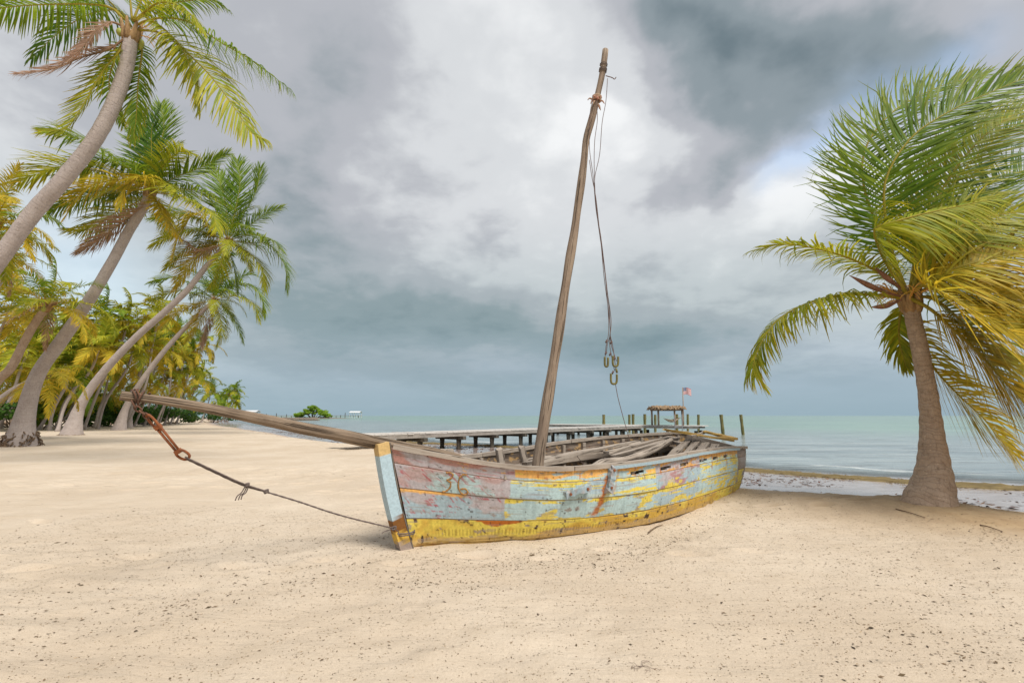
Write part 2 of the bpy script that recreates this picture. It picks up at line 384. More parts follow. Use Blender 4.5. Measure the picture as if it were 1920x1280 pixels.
def plank(a, b, w, h, up=(0, 0, 1), jit=.006, n=7, bow=0., seed=0):
    """a board with slightly uneven edges and ends"""
    q = np.random.default_rng(seed); a, b = np.asarray(a, float), np.asarray(b, float); d = nrmz(b - a); s_ = nrmz(np.cross(d, up)); u = np.cross(s_, d); Ln = np.linalg.norm(b - a)
    V = []; U = []
    for i in range(n):
        f = i / (n - 1); c = a + (b - a) * f + u * bow * 4 * f * (1 - f)
        for (y, z) in ((-1, -1), (1, -1), (1, 1), (-1, 1)):
            V.append(c + s_ * (y * w / 2 + q.normal(0, jit)) + u * (z * h / 2 + q.normal(0, jit * .5)) + d * (q.normal(0, jit * 2) if i in (0, n - 1) else 0)); U.append((y * w / 2 + z * .03, f * Ln))
    Fc = [[i * 4 + j, i * 4 + (j + 1) % 4, i * 4 + 4 + (j + 1) % 4, i * 4 + 4 + j] for i in range(n - 1) for j in range(4)] + [[3, 2, 1, 0], [n * 4 - 4, n * 4 - 3, n * 4 - 2, n * 4 - 1]]
    return np.array(V), Fc, np.array(U)
# lattice value noise in numpy (for ground shape and paint)
def vnoise(x, y, seed=0):
    x, y = np.asarray(x, float), np.asarray(y, float); xi, yi = np.floor(x).astype(np.int64), np.floor(y).astype(np.int64)
    def hsh(i, j):
        n = (i * 374761393 + j * 668265263 + seed * 1442695041) & 0xffffffff; n = ((n ^ (n >> 13)) * 1274126177) & 0xffffffff; return ((n ^ (n >> 16)) & 0xffff) / 65535.
    fx, fy = x - xi, y - yi; fx = fx * fx * (3 - 2 * fx); fy = fy * fy * (3 - 2 * fy)
    return (hsh(xi, yi) * (1 - fx) + hsh(xi + 1, yi) * fx) * (1 - fy) + (hsh(xi, yi + 1) * (1 - fx) + hsh(xi + 1, yi + 1) * fx) * fy
def fbm(x, y, seed=0, oc=4):
    v = 0; a = .5; tot = 0
    for i in range(oc): v = v + a * vnoise(x * 2 ** i, y * 2 ** i, seed + i * 17); tot += a; a *= .55
    return v / tot
def sst(x, a, b): t_ = np.clip((np.asarray(x, float) - a) / (b - a), 0, 1); return t_ * t_ * (3 - 2 * t_)

# ------------------------------------------------------------------ ground and sea
SEA = -.3
SH = np.array([(90, -12), (40, 3), (20, 8), (11.4, 10.8), (9, 12.3), (7, 14.5), (4.5, 18), (2, 22), (0, 25), (-4.9, 28), (-10, 35), (-18.6, 47), (-42, 78), (-72, 128), (-112, 190), (-270, 420), (-640, 900)], float)
def shore_d(x, y):
    """signed distance to the waterline, positive on land"""
    x, y = np.asarray(x, float), np.asarray(y, float); best = np.full(x.shape, 1e9); sg = np.ones(x.shape)
    for (ax, ay), (bx, by) in zip(SH[:-1], SH[1:]):
        ex, ey = bx - ax, by - ay; tt = np.clip(((x - ax) * ex + (y - ay) * ey) / (ex * ex + ey * ey), 0, 1)
        d = np.hypot(x - ax - tt * ex, y - ay - tt * ey); cr_ = ex * (y - ay) - ey * (x - ax)
        up = d < best; best = np.where(up, d, best); sg = np.where(up, np.where(cr_ > 0, 1, -1), sg)
    return best * sg
PALM_B = (5.28, 6.3)
def hz(x, y):
    x, y = np.asarray(x, float), np.asarray(y, float)
    d = shore_d(x, y) + (fbm(x * .25, y * .25, 3, 3) - .5) * 1.6
    z = SEA + np.where(d < 0, np.maximum(d * .06, -.9), .015 * np.clip(d, 0, 5.4)) + .225 * sst(d, 4.7, 6.9) + .012 * np.clip(d - 12, 0, 30)
    z = z + .06 * (fbm(x * .35 + 9, y * .35, 5, 3) - .5) * sst(d, 3, 7)
    z = z + .020 * (fbm(x * 1.7, y * 1.7, 8, 3) - .5) * sst(d, 4, 7) + .014 * (vnoise(x * 5, y * 5, 9) - .5) * sst(d, 5, 7.5)
    q = np.hypot(x - PALM_B[0], y - PALM_B[1]); z = z + .13 * np.exp(-(q / .8) ** 2)
    z = z + .08 * np.exp(-((x - 4.0) / 1.2) ** 2 - ((y - 7.0) / .8) ** 2) * sst(d, 3, 6)
    return z
PRT = []
_q = np.random.default_rng(91)
for _ in range(16):
    px_, py_, an_ = _q.uniform(-6, 6), _q.uniform(2.2, 10), _q.uniform(-.5, .5) + (math.pi if _q.uniform() < .5 else 0)
    for k_ in range(9):
        an_ += _q.normal(0, .12); px_ += math.cos(an_) * .62; py_ += math.sin(an_) * .62; sg = 1 if k_ % 2 else -1; PRT.append((px_ - math.sin(an_) * .1 * sg, py_ + math.cos(an_) * .1 * sg, an_, _q.uniform(.028, .055)))
def hz_full(x, y):
    z = hz(x, y); x, y = np.asarray(x, float), np.asarray(y, float); add = np.zeros(x.shape)
    for (a, b, an_, dp) in PRT:
        c_, s_ = math.cos(an_), math.sin(an_); u = ((x - a) * c_ + (y - b) * s_) / .16; v = (-(x - a) * s_ + (y - b) * c_) / .075; r2 = u * u + v * v
        add = add - dp * np.exp(-r2 ** 1.5) + dp * .45 * np.exp(-((np.sqrt(r2) - 1.35) / .35) ** 2)
    tramp = (fbm(x * 2.6 + 5, y * 4.2, 61, 4) - .5) * .090 * sst(fbm(x * .3, y * .3, 62, 2), .38, .6) * (.35 + .65 * sst(x, 2.5, -1.5))
    for hs in np.linspace(.2, 5.8, 29):      # sand banked and scoured along the hull
        bb = float(np.interp(hs, [.0, .7, 1.15, 1.75, 2.45, 3.2, 3.9, 4.9, 5.8], [.1, .36, .57, .74, .88, .87, .81, .68, .45])); hx, hy = OBX + .756 * hs + .655 * (bb + .10), OBY + .655 * hs - .756 * (bb + .10)
        r_ = np.hypot(x - hx, y - hy); add = add + .011 * np.exp(-((r_ - .0) / .16) ** 2) * (.4 + vnoise(hs * 3, 0, 4) * 1.4) - .010 * np.exp(-((r_ - .42) / .16) ** 2) * .5
    return z + (add + tramp) * sst(shore_d(x, y), 5.5, 7)
OBX, OBY = atZ(757, 1028, 0)[:2]
def gz(x, y): return float(hz(np.array([x]), np.array([y]))[0])
def ground(px, py):
    r = ray(px, py); tt = .5; last = tt
    while tt < 600:
        p = CAMP + r * tt
        if p[2] < gz(p[0], p[1]):
            lo, hi = last, tt
            for _ in range(18):
                mid = (lo + hi) / 2; p = CAMP + r * mid
                if p[2] < gz(p[0], p[1]): hi = mid
                else: lo = mid
            return CAMP + r * hi
        last = tt; tt *= 1.03
    return CAMP + r * 200
def axis(dense, step, grow, lo, hi):
    v = list(np.arange(dense[0], dense[1] + 1e-6, step)); s_ = step
    while v[-1] < hi: s_ *= grow; v.append(v[-1] + s_)
    s_ = step; u = [v[0]]
    while u[-1] > lo: s_ *= grow; u.append(u[-1] - s_)
    return np.array(u[:0:-1] + v)
def sheet(name, xs, ys, zf, material, attrs=None):
    X, Y = np.meshgrid(xs, ys); V = np.stack([X.ravel(), Y.ravel(), zf(X, Y).ravel()], 1); nx = len(xs)
    i = (np.arange(len(ys) - 1)[:, None] * nx + np.arange(nx - 1)).ravel(); Fc = np.stack([i, i + 1, i + nx + 1, i + nx], 1)
    o = mk(name, V, Fc, material, smooth=True)
    for k_, a in (attrs or {}).items():
        at_ = o.data.attributes.new(k_, 'FLOAT', 'POINT'); at_.data.foreach_set('value', a(X, Y).ravel().astype(np.float32))
    return o
gs = sheet('sand_beach', axis((-6, 7), .036, 1.06, -420, 130), axis((1.4, 10), .036, 1.055, -40, 900), hz_full, 'sand', {'tan': lambda X, Y: np.exp(-((shore_d(X, Y) - 7.0) / 1.3) ** 2) * sst(X, 1.0, 4.0) * (.5 + .9 * fbm(X * .9, Y * .9, 33, 3)) + 1.0 * np.exp(-((X - 6.2) / 1.6) ** 2 - ((Y - 5.6) / .7) ** 2)}); tag(gs, kind='structure')
sx = axis((-20, 20), .8, 1.09, -9000, 9000); sy = axis((8, 60), .8, 1.09, 2, 14000)
se = sheet('sea', sx, sy, lambda X, Y: np.full(X.shape, SEA), 'sea', {'depth': lambda X, Y: np.clip(SEA - hz(X, Y), -1, 1), 'shore': lambda X, Y: np.clip(-shore_d(X, Y), -5, 500)}); tag(se, kind='structure')

# ------------------------------------------------------------------ the boat
OB = atZ(757, 1028, 0)[:2]; HD = nrmz((.756, .655)); NR = np.array([HD[1], -HD[0]])
def WB(s, b, z): return np.array([OB[0] + HD[0] * s + NR[0] * b, OB[1] + HD[1] * s + NR[1] * b, z])
def smooth_tab(tab):
    t_ = np.array(tab, float); xs = np.linspace(t_[0, 0], t_[-1, 0], 400); ys = np.interp(xs, t_[:, 0], t_[:, 1])
    kk = np.ones(31) / 31; yp = np.pad(ys, 15, mode='reflect', reflect_type='odd'); ys = np.convolve(yp, kk, 'valid')
    return lambda s: np.interp(s, xs, ys)
B_T = smooth_tab([(-.2, .035), (.3, .30), (.8, .54), (1.4, .77), (2, .90), (2.6, .965), (3.3, .96), (4, .90), (4.8, .77), (5.4, .64), (5.95, .52)])
Z_N = smooth_tab([(-.2, .915), (.3, .80), (.8, .70), (1.3, .66), (2, .67), (2.9, .70), (3.6, .73), (4.6, .73), (5.4, .70), (5.95, .67)])
Z_F = smooth_tab([(-.2, .915), (.3, .82), (.8, .715), (1.4, .70), (2.2, .725), (3, .785), (4, .84), (5, .87), (5.95, .89)])
B_0 = smooth_tab([(-.2, .02), (.1, .03), (.4, .20), (.7, .34), (1.15, .56), (1.75, .73), (2.45, .87), (3.2, .86), (3.9, .80), (4.9, .66), (5.5, .53), (5.95, .42)])
LN = smooth_tab
FR = [[.0, .0], [.15, .20], [.40, .47], [.71, .77], [1.0, 1.0]]       # strake lines, bow and amidships
def frac(i, s): f = sst(s, 0, 2.4); return FR[i][0] * (1 - f) + FR[i][1] * f
def HP(side, s, t_):
    """point of the hull skin: side +1 near / -1 far, s along the sheer, t 0 sheer .. 1 ground .. >1 buried"""
    s = np.asarray(s, float); t_ = np.asarray(t_, float); u = (s + .2) / 6.15
    zt = Z_N(s) if side > 0 else Z_F(s); bt, b0 = B_T(s), np.minimum(B_0(s), B_T(s) * .97)
    tc = np.clip(t_, 0, 1); b = bt + (b0 - bt) * tc ** 1.25 + .035 * np.sin(math.pi * tc) * sst(s, .2, 1.6)
    z = zt * (1 - t_)
    b = b - np.clip(t_ - 1, 0, 1) * .9 * sst(s, -.1, 1) * bt - np.clip(t_ - 1, 0, 1) * .02
    ss_ = s + (.27 * (1 - u) ** 6 - .14 * u ** 8) * t_        # raked stem and transom
    b = np.maximum(b, .01) * side
    return np.stack([OB[0] + HD[0] * ss_ + NR[0] * b, OB[1] + HD[1] * ss_ + NR[1] * b, z], -1)
def hull_n(side, s, t_):
    e = 1e-3; du = HP(side, s + e, t_) - HP(side, s - e, t_); dv = HP(side, s, t_ + e) - HP(side, s, t_ - e); n = np.cross(du, dv)
    n /= np.linalg.norm(n, axis=-1, keepdims=True) + 1e-12; want = NR * side
    sg = np.sign(n[..., 0] * want[0] + n[..., 1] * want[1]); return n * sg[..., None]
def mixc(a, b, f): f = np.clip(f, 0, 1)[..., None]; return a * (1 - f) + b * f
P_ = {k_: lin(*v) for k_, v in dict(red=(194, 146, 136), rose=(194, 186, 189), scratch=(186, 84, 92), blue=(188, 212, 214), blue2=(176, 198, 208), yellow=(236, 214, 98), must=(216, 176, 78), orange=(246, 188, 108), wood=(158, 142, 132), rust=(190, 108, 42), sandy=(206, 174, 118), dark=(72, 55, 44), brown=(128, 84, 40), grey=(176, 168, 166)).items()}
def paint(k_, s, v):
    n1 = fbm(s * 3, v * 1.2 + k_ * 7, 21, 4); n2 = fbm(s * 12, v * 4 + k_ * 5, 31, 4); n3 = fbm(s * 5 + v * 1.5, v * 3 + k_ * 3, 41, 4); st = fbm(s * 46 - v * 9, v * 2.2 + k_ * 9, 51, 3); hz_ = fbm(s * 3.5, v * 14 + k_ * 11, 61, 4)
    one = np.ones_like(s); B = lambda n: P_[n] * one[..., None]
    edge = (n2 - .5) * .25; sb = s + edge * .12
    cut1 = .86 - .05 * k_; bow = (sb < cut1).astype(float); mid = ((sb >= cut1) & (sb < 2.62)).astype(float); pat = ((sb >= 2.62) & (sb < 3.68)).astype(float); aft = ((sb >= 3.68) & (sb < 5.38)).astype(float); end = (sb >= 5.38).astype(float)
    if k_ == 0:
        cb = mixc(B('red'), B('rose'), sst(n1 + (s - .3) * .25 + (v - .5) * .2, .50, .66)); cb = mixc(cb, B('scratch'), sst(hz_, .60, .7) * .45); cb = mixc(cb, B('orange'), sst(n2, .69, .71) * sst(s, .2, .5))
        blk = sst(n3 + (v - .62) * .34, .53, .56)
        cm = mixc(B('orange'), B('blue'), blk); cm = mixc(cm, B('yellow'), sst(hz_ + (v - .7) * .3, .66, .69))
        cp = mixc(B('rose'), B('grey'), sst(n1, .4, .6)); cp = mixc(cp, B('orange'), sst(n3 + .18 * (v - .5), .62, .64)); cp = mixc(cp, B('red'), sst(n2, .60, .68) * .6)
        ca = mixc(B('orange'), B('blue'), sst(v + (n2 - .5) * .7, .60, .66)); ca = mixc(ca, B('yellow'), sst(hz_, .60, .64) * sst(v, .4, .7))
        ce = mixc(B('wood'), B('orange'), sst(n3, .55, .58))
    elif k_ == 1:
        cb = mixc(B('rose'), B('blue'), sst(1 - np.abs(s - .33) / .36 + (n3 - .5) * 1.3 + (v - .4) * .5, .48, .60)); cb = mixc(cb, B('red'), sst(n1 - v * .35, .42, .56) * .55); cb = mixc(cb, B('scratch'), sst(st, .60, .70) * sst(n3, .44, .56) * .75)
        cm = mixc(B('blue'), B('blue2'), sst(n1, .45, .65)); cm = mixc(cm, B('yellow'), sst(hz_ * .8 + n3 * .35 - v * .42, .54, .58)); cm = mixc(cm, B('yellow'), sst(hz_ - (1 - v) * .5, .48, .51) * sst(s, 1.5, 2.2))
        cp = mixc(B('rose'), B('blue2'), sst(n1, .52, .6)); cp = mixc(cp, B('scratch'), sst(n3, .56, .66) * .55)
        cp = mixc(cp, B('yellow'), sst(n2 + (v - .8) * .5, .50, .53))
        ca = mixc(B('blue'), B('yellow'), sst(hz_ * .7 + n3 * .4 + np.abs(v - .5) * .25, .63, .66)); ce = mixc(B('grey'), B('wood'), sst(n1, .4, .6))
    elif k_ == 2:
        cb = mixc(B('blue2'), B('rose'), sst(n1 + (.5 - v) * .35, .46, .60)); cb = mixc(cb, B('scratch'), sst(st, .58, .68) * sst(hz_, .50, .58) * .8)
        cb = mixc(cb, B('orange'), sst(.12 - v + (n2 - .5) * .12, 0, .03) * sst(.45 - s, 0, .1))
        ed = np.maximum(.30 - v, v - .74); cm = mixc(B('blue'), B('yellow'), sst(ed - .17 + (n3 - .5) * .75 + (hz_ - .5) * .35, .0, .03)); cm = mixc(cm, B('yellow'), sst(n3 + sst(s, 1.7, 2.6) * .10, .67, .69))
        cp = mixc(B('blue2'), B('rose'), sst(n1, .45, .6)); cp = mixc(cp, B('yellow'), sst(hz_ * .6 + n3 * .6 + np.abs(v - .5) * .25, .64, .67))
        ca = mixc(B('blue'), B('yellow'), sst(n3 * .6 + hz_ * .5 + v * .12, .62, .65)); ce = mixc(B('grey'), B('yellow'), sst(n1 + v * .2, .58, .62))
    else:
        y = mixc(B('yellow'), B('must'), sst(n1 + sst(s, .6, 1.8) * .12, .42, .62)); low = sst(v * .62 + (n3 - .5) * .25 + sst(s, .8, 2.2) * .10, .40, .52)
        y = mixc(y, mixc(B('sandy'), B('brown'), sst(hz_, .5, .7) * (1 - sst(s, .4, 1.6))), low * .85); rid = (np.sin(s * 2 * math.pi / .034) > .35) * sst(v, .36, .46) * sst(.72 - v, 0, .06) * sst(s, .0, .25) * (1 - sst(s, 2.0, 2.6))
        y = mixc(y, B('brown'), rid * .45); y = mixc(y, B('rust'), sst(.30 - v - np.abs(s - .72) * 1.0 + (n2 - .5) * .25, 0, .05))
        y = mixc(y, B('dark'), sst(fbm(s * 22, v * 2.5, 77, 3), .66, .70) * sst(n3, .48, .56)); cb = cm = cp = y; ca = mixc(y, B('must'), .35 * one); ce = mixc(B('yellow'), B('must'), sst(n2, .5, .6))
        ca = mixc(ca, ce, sst(s, 4.35, 4.4))
    c = sum(a[..., None] * b for a, b in ((bow, cb), (mid, cm), (pat, cp), (aft, ca), (end, ce)))
    # rust runs below the fittings, nail heads, grime in the seams, bare wood flecks
    vg = (k_ + v)
    for (s0, v0, v1, sl, wd, am) in [(1.93, .2, 3.02, -.075, .052, .95), (1.52, .3, 1.0, 0, .014, .7), (2.28, .25, 1.15, 0, .016, .8), (2.05, 0, 1.9, -.06, .02, .4), (2.72, .6, 1.2, 0, .014, .8), (3.45, .2, 1.1, 0, .02, .7), (4.1, .3, 1.7, 0, .02, .7), (4.32, .2, 1.3, 0, .02, .6), (4.7, .3, 1.5, 0, .025, .6), (1.08, .35, .9, 0, .013, .7), (1.16, .55, 1.0, 0, .02, .6), (.58, .4, .7, 0, .03, .7), (.12, .4, .6, 0, .03, .5)]:
        f = sst(wd * (1 + (n2 - .5) * 1.2) - np.abs(s - s0 - sl * (vg - v0) - (n3 - .5) * .04), 0, wd * .6) * sst(vg, v0 - .06, v0 + .1) * sst(v1 - vg + (n2 - .5) * .5, 0, .25); c = mixc(c, P_['rust'] * one[..., None], f * am)
    sn = (s + .03 * k_) % .21; hole = np.minimum(np.hypot(sn - .1, (v - .12) * .11), np.hypot(sn - .1, (v - .88) * .11)); c = mixc(c, B('dark'), sst(.0085 - hole, 0, .004) * .75 * (vnoise(np.floor(s / .21) * 3.7, k_ * 5 + np.round(v), 5) > .55))
    c = mixc(c, B('wood'), sst(n2, .73, .76) * .8); c = mixc(c, B('dark'), sst(fbm(s * 30, v * 9 + k_ * 4, 91, 3), .77, .80) * .7)
    c = mixc(c, B('brown'), sst(np.abs(v - .5) * 2 + (n2 - .5) * .06, .95, .99) * .75)
    gr = fbm(s * 2.2, v * 26 + k_ * 13, 101, 3); run = fbm(s * 38, v * .8 + k_ * 2, 111, 3)
    c = c * (.86 + .26 * gr)[..., None] * (1 - .16 * sst(run, .55, .75))[..., None]; c = mixc(c, B('wood'), sst(gr * .6 + n3 * .5, .66, .72) * .55)
    return c
boat = thing('sailing_boat', WB(2.9, 0, 0), 'derelict wooden sailing boat with peeling blue, yellow and red paint, mast and bowsprit', 'boat')
def wood_inside(s, v, seed=0):
    n = fbm(s * 3, v * 8 + seed, 71 + seed, 4); n2 = fbm(s * 14, v * 3 + seed, 81, 3); c = mixc(lin(150, 134, 120) * np.ones(s.shape + (1,)), lin(98, 86, 76), sst(n, .4, .62))
    return mixc(mixc(c, lin(222, 180, 120), sst(n2, .64, .68) * .7), lin(140, 78, 42), sst(n2, .26, .2) * .6)
SLOT = [(2.20, 2.42), (2.72, 2.95), (3.16, 3.36), (3.68, 3.92), (4.14, 4.34), (4.6, 4.8)]
def strake(side, k_, i0, i1, name='strake', t0=None, t1=None, th=.022, res=620, nv=26):
    ss_ = np.linspace(-.185, 5.95, res); vv_ = np.linspace(0, 1, nv); s2, v2 = np.meshgrid(ss_, vv_)
    f0 = frac(i0, s2) if t0 is None else t0; f1 = frac(i1, s2) if t1 is None else t1; t2 = f0 + (f1 - f0) * v2
    N = hull_n(side, s2, t2); gap = .0045 * (np.abs(v2 - .5) * 2 > .97)[..., None]
    wav = (fbm(s2 * 1.3 + k_ * 9, v2 * .3, 15 + k_, 2) - .5) * .016 + (.0035 if k_ % 2 else 0)
    Pt = HP(side, s2, t2); O_ = Pt + N * (wav[..., None] - gap); I_ = Pt - N * th
    n = res * nv; V = np.concatenate([O_.reshape(-1, 3), I_.reshape(-1, 3)])
    i = (np.arange(nv - 1)[:, None] * res + np.arange(res - 1)); keep = np.ones(i.shape, bool)
    if side > 0 and k_ == 0:
        sc_ = (ss_[:-1] + ss_[1:]) / 2; vc = (vv_[:-1] + vv_[1:]) / 2
        for j, (a, b) in enumerate(SLOT): keep &= ~((sc_ > a)[None] & (sc_ < b)[None] & (vc > .60 + .05 * np.sin(sc_ * 60 + j))[None].reshape(len(vc) if False else -1, len(sc_)) if False else ((sc_[None] > a) & (sc_[None] < b) & (vc[:, None] > .58) & (vc[:, None] < .86 - .10 * ((sc_[None] - a) > .14))))
    i = i[keep]; Fc = np.concatenate([np.stack([i, i + 1, i + res + 1, i + res], 1), np.stack([i + n, i + n + res, i + n + res + 1, i + n + 1], 1)])
    if not keep.all():      # edge walls of the cut-outs
        ex = []; kp = np.pad(keep, 1, constant_values=True)
        rr, cc = np.nonzero(~keep)
        for r_, c_ in zip(rr, cc):
            q = r_ * res + c_
            if kp[r_, c_ + 1]: ex.append([q, q + 1, q + n + 1, q + n])
            if kp[r_ + 2, c_ + 1]: ex.append([q + res, q + res + 1, q + n + res + 1, q + n + res])
            if kp[r_ + 1, c_]: ex.append([q, q + res, q + n + res, q + n])
            if kp[r_ + 1, c_ + 2]: ex.append([q + 1, q + 1 + res, q + 1 + n + res, q + 1 + n])
        Fc = np.concatenate([Fc, np.array(ex)])
    e = np.arange(res - 1); b0 = (nv - 1) * res; Fc = np.concatenate([Fc, np.stack([e, e + n, e + n + 1, e + 1], 1), np.stack([b0 + e, b0 + e + 1, b0 + e + n + 1, b0 + e + n], 1)])
    r0 = np.arange(nv - 1) * res
    Fc = np.concatenate([Fc, np.stack([r0, r0 + res, r0 + res + n, r0 + n], 1), np.stack([r0 + res - 1, r0 + res - 1 + n, r0 + 2 * res - 1 + n, r0 + 2 * res - 1], 1)])
    outc = paint(min(k_, 3), s2, v2 if k_ < 4 else v2 * 0 + .9); inc = wood_inside(s2, v2, k_)
    col = np.concatenate([outc.reshape(-1, 3), inc.reshape(-1, 3)]) * .95
    return mk(name, V, Fc, 'paint', boat, col, smooth=False)
for k_ in range(4):
    tag(strake(1, k_, k_, k_ + 1), ['red and orange top strake with slots', 'faded strake with the number 36', 'blue strake with yellow flakes', 'yellow bottom strake'][k_])
    strake(-1, k_, k_, k_ + 1, res=220, nv=10)
strake(1, 4, 4, 4, 'bilge_plank', t0=1.0, t1=1.3, res=160, nv=4); strake(-1, 4, 4, 4, 'bilge_plank', t0=1.0, t1=1.3, res=120, nv=4)
# stem post
def along(P, w, h, up):  # bar through points with rectangular section (w across, h along 'up')
    P = np.asarray(P, float); T = np.gradient(P, axis=0); V = []; U = []; L_ = 0
    w = np.broadcast_to(w, len(P)); h = np.broadcast_to(h, len(P))
    for i, (p, t_) in enumerate(zip(P, T)):
        u_ = up[i] if np.ndim(up) == 2 else np.asarray(up, float)
        t_ = nrmz(t_); s_ = nrmz(np.cross(t_, u_)); u = np.cross(s_, t_); L_ += np.linalg.norm(P[i] - P[i - 1]) if i else 0
        for a, b in ((-1, -1), (1, -1), (1, 1), (-1, 1)): V.append(p + s_ * a * w[i] / 2 + u * b * h[i] / 2); U.append((a * w[i] / 2 + b * h[i] / 2, L_))
    n = len(P); Fc = [[i * 4 + j, i * 4 + (j + 1) % 4, i * 4 + 4 + (j + 1) % 4, i * 4 + 4 + j] for i in range(n - 1) for j in range(4)] + [[3, 2, 1, 0], [n * 4 - 4, n * 4 - 3, n * 4 - 2, n * 4 - 1]]
    return np.array(V), Fc, np.array(U)
ns = 90; tt = np.linspace(0, 1, ns); zz = .955 - 1.10 * tt; sst_ = -.265 + .325 * tt - .03 * np.sin(tt * math.pi)
P = np.array([WB(a, 0, z) for a, z in zip(sst_, zz)])
V, Fc, U = along(P, .095, .112, np.array([*HD, 0]) * 1.0)
tv = np.repeat(tt, 4); nn = fbm(tv * 14 + np.tile([0, 3, 5, 9], ns), tv * 3, 5, 4); cs = np.zeros((len(tv), 3))
for a, b, cn in ((-1, .095, 'sandy'), (.095, .60, 'blue2'), (.60, .71, 'brown'), (.71, .80, 'must'), (.80, 2, 'wood')):
    kx = tv + (nn - .5) * .10; cs[(kx >= a) & (kx < b)] = P_[cn]
mk('stem_post', V, Fc, 'paint', boat, cs)
V, Fc, U = along(P + np.array([*HD, 0]) * .066, .103, .010, np.array([*HD, 0])); mk('stem_rabbet', V, Fc, 'timber_dark', boat, uv=U)
# rails
for side, mt in ((1, 'timber_grey'), (-1, 'timber_grey')):
    for a, b in ((-.17, 1.45), (1.46, 3.3), (3.31, 5.97)):
        s_ = np.linspace(a, b, 46); Pn = HP(side, s_, 0 * s_); Nn = hull_n(side, s_, 0 * s_ + .02); jit = (fbm(s_ * 4, s_ * 0, 3 + side, 3) - .5)[:, None] * .014
        ww = .070 + (fbm(s_ * 5, s_ * 0 + 4, 6, 3) - .5) * .02
        V, Fc, U = along(Pn - Nn * .005 + np.array([0, 0, .012]) + Nn * jit, ww, .042 + (fbm(s_ * 7, s_ * 0 + 2, 8, 3) - .5) * .014, (0, 0, 1)); mk('gunwale', V, Fc, mt, boat, uv=U)
s_ = np.linspace(1.95, 5.4, 50); V, Fc, U = along(HP(1, s_, 0 * s_ + .02) + hull_n(1, s_, 0 * s_ + .02) * .034, .02, .03, (0, 0, 1))
mk('rubbing_strip', V, Fc, 'paint', boat, np.broadcast_to(P_['blue2'] * .8, (len(V), 3)))
# transom of three boards
for j in range(4):
    a, b = FR[j][1] + .006, FR[j + 1][1] - .006; s0 = 5.935
    Q = [HP(1, np.array(s0), np.array(a)), HP(-1, np.array(s0), np.array(a)), HP(-1, np.array(s0), np.array(b)), HP(1, np.array(s0), np.array(b))]
    off = np.array([*HD, 0]) * .035; V = np.array([q + off * .15 for q in Q] + [q + off for q in Q]); nsub = 1
    mk('transom_board', V, [[3, 2, 1, 0], [4, 5, 6, 7], [0, 1, 5, 4], [1, 2, 6, 5], [2, 3, 7, 6], [3, 0, 4, 7]], 'timber_grey', boat, uv=[(0, 0), (0, 1), (.2, 1), (.2, 0)] * 2)
# ribs, stringers, floor
for side in (1, -1):
    for j, s0 in enumerate(np.arange(.55, 5.8, .43)):
        tt = np.linspace(.03, 1.06, 9); sv = np.full(9, s0); Pn = HP(side, sv, tt) - hull_n(side, sv, tt) * (.022 + .022)
        V, Fc, U = along(Pn, .055 + .01 * math.sin(j * 3), .04, -hull_n(side, sv, tt)); mk('rib', V, Fc, 'timber_grey', boat, uv=U)
    for tq, a, b in ((.30, .7, 5.7), (.62, 1.1, 5.6)):
        sv = np.linspace(a, b, 40); Pn = HP(side, sv, sv * 0 + tq) - hull_n(side, sv, sv * 0 + tq) * .080; V, Fc, U = along(Pn, .09, .026, -hull_n(side, sv, sv * 0 + tq)); mk('stringer', V, Fc, 'timber_grey', boat, uv=U)
for j in range(7):
    b = (j - 3) * .21; lo = .9 + abs(j - 3) * .35; V, Fc, U = plank(WB(lo, b, .10), WB(5.7 - abs(j - 3) * .2, b * .75, .10), .185, .022, seed=j); mk('floor_board', V, Fc, 'timber_dark', boat, uv=U)
for s0, w in ((.85, .16),):
    bb = float(B_T(s0)) - .05; V, Fc, U = plank(WB(s0, -bb, .66), WB(s0, bb, .62), w, .035, seed=4); mk('thwart', V, Fc, 'timber_grey', boat, uv=U)
V, Fc, U = plank(WB(5.35, .60, .64), WB(5.35, -.60, .76), .30, .03, seed=14); mk('thwart', V, Fc, 'timber_grey', boat, uv=U)
for s0, b, z0, z1, dx_ in ((1.55, -.40, .12, .80, .05), (2.05, -.52, .12, .80, .07)):
    V, Fc, U = plank(WB(s0 + dx_, b, z0), WB(s0 - dx_, b - .06, z1), .085, .05, up=(*NR, 0), seed=int(s0 * 9)); mk('upright_post', V, Fc, 'timber_grey', boat, uv=U)
for s0, w_ in ((-.02, .10), (.38, .08)):
    V, Fc, U = plank(WB(s0 + .3, -.33 - s0 * .5, .80), WB(s0 + .52, -.42 - s0 * .5, .79), .09, .06, seed=int(30 + s0 * 10)); mk('deck_chock', V, Fc, 'timber_grey', boat, uv=U)
# number 36 brushed on the second strake
def hull_px(s, v, k_=1): t_ = frac(k_, s) * (1 - v) + frac(k_ + 1, s) * v; return HP(1, s, t_) + hull_n(1, s, t_) * .009
def smap(x): return np.interp(x, [714, 817, 905, 985, 1060, 1125], [-.2, .2, .6, 1.0, 1.4, 1.8])
def stroke(pts, nm, r=.0078):
    q = cat([(x, y, 0) for x, y in pts], 34); s_ = smap(q[:, 0]); V, Fc, U = tube(hull_px(s_, q[:, 1]), r * (1 + .3 * np.sin(np.arange(34) * 1.7)), 6); o = mk(nm, V, Fc, 'number_paint', boat, uv=U, smooth=True); return o
stroke([(827, .06), (836, .03), (840, .12), (835, .30), (828, .40), (835, .50), (833, .72), (824, .92), (817, .95)], 'painted_numeral')
stroke([(866, .02), (858, .05), (851, .28), (849, .62), (853, .90), (862, .98), (867, .84), (862, .70), (853, .74)], 'painted_numeral')
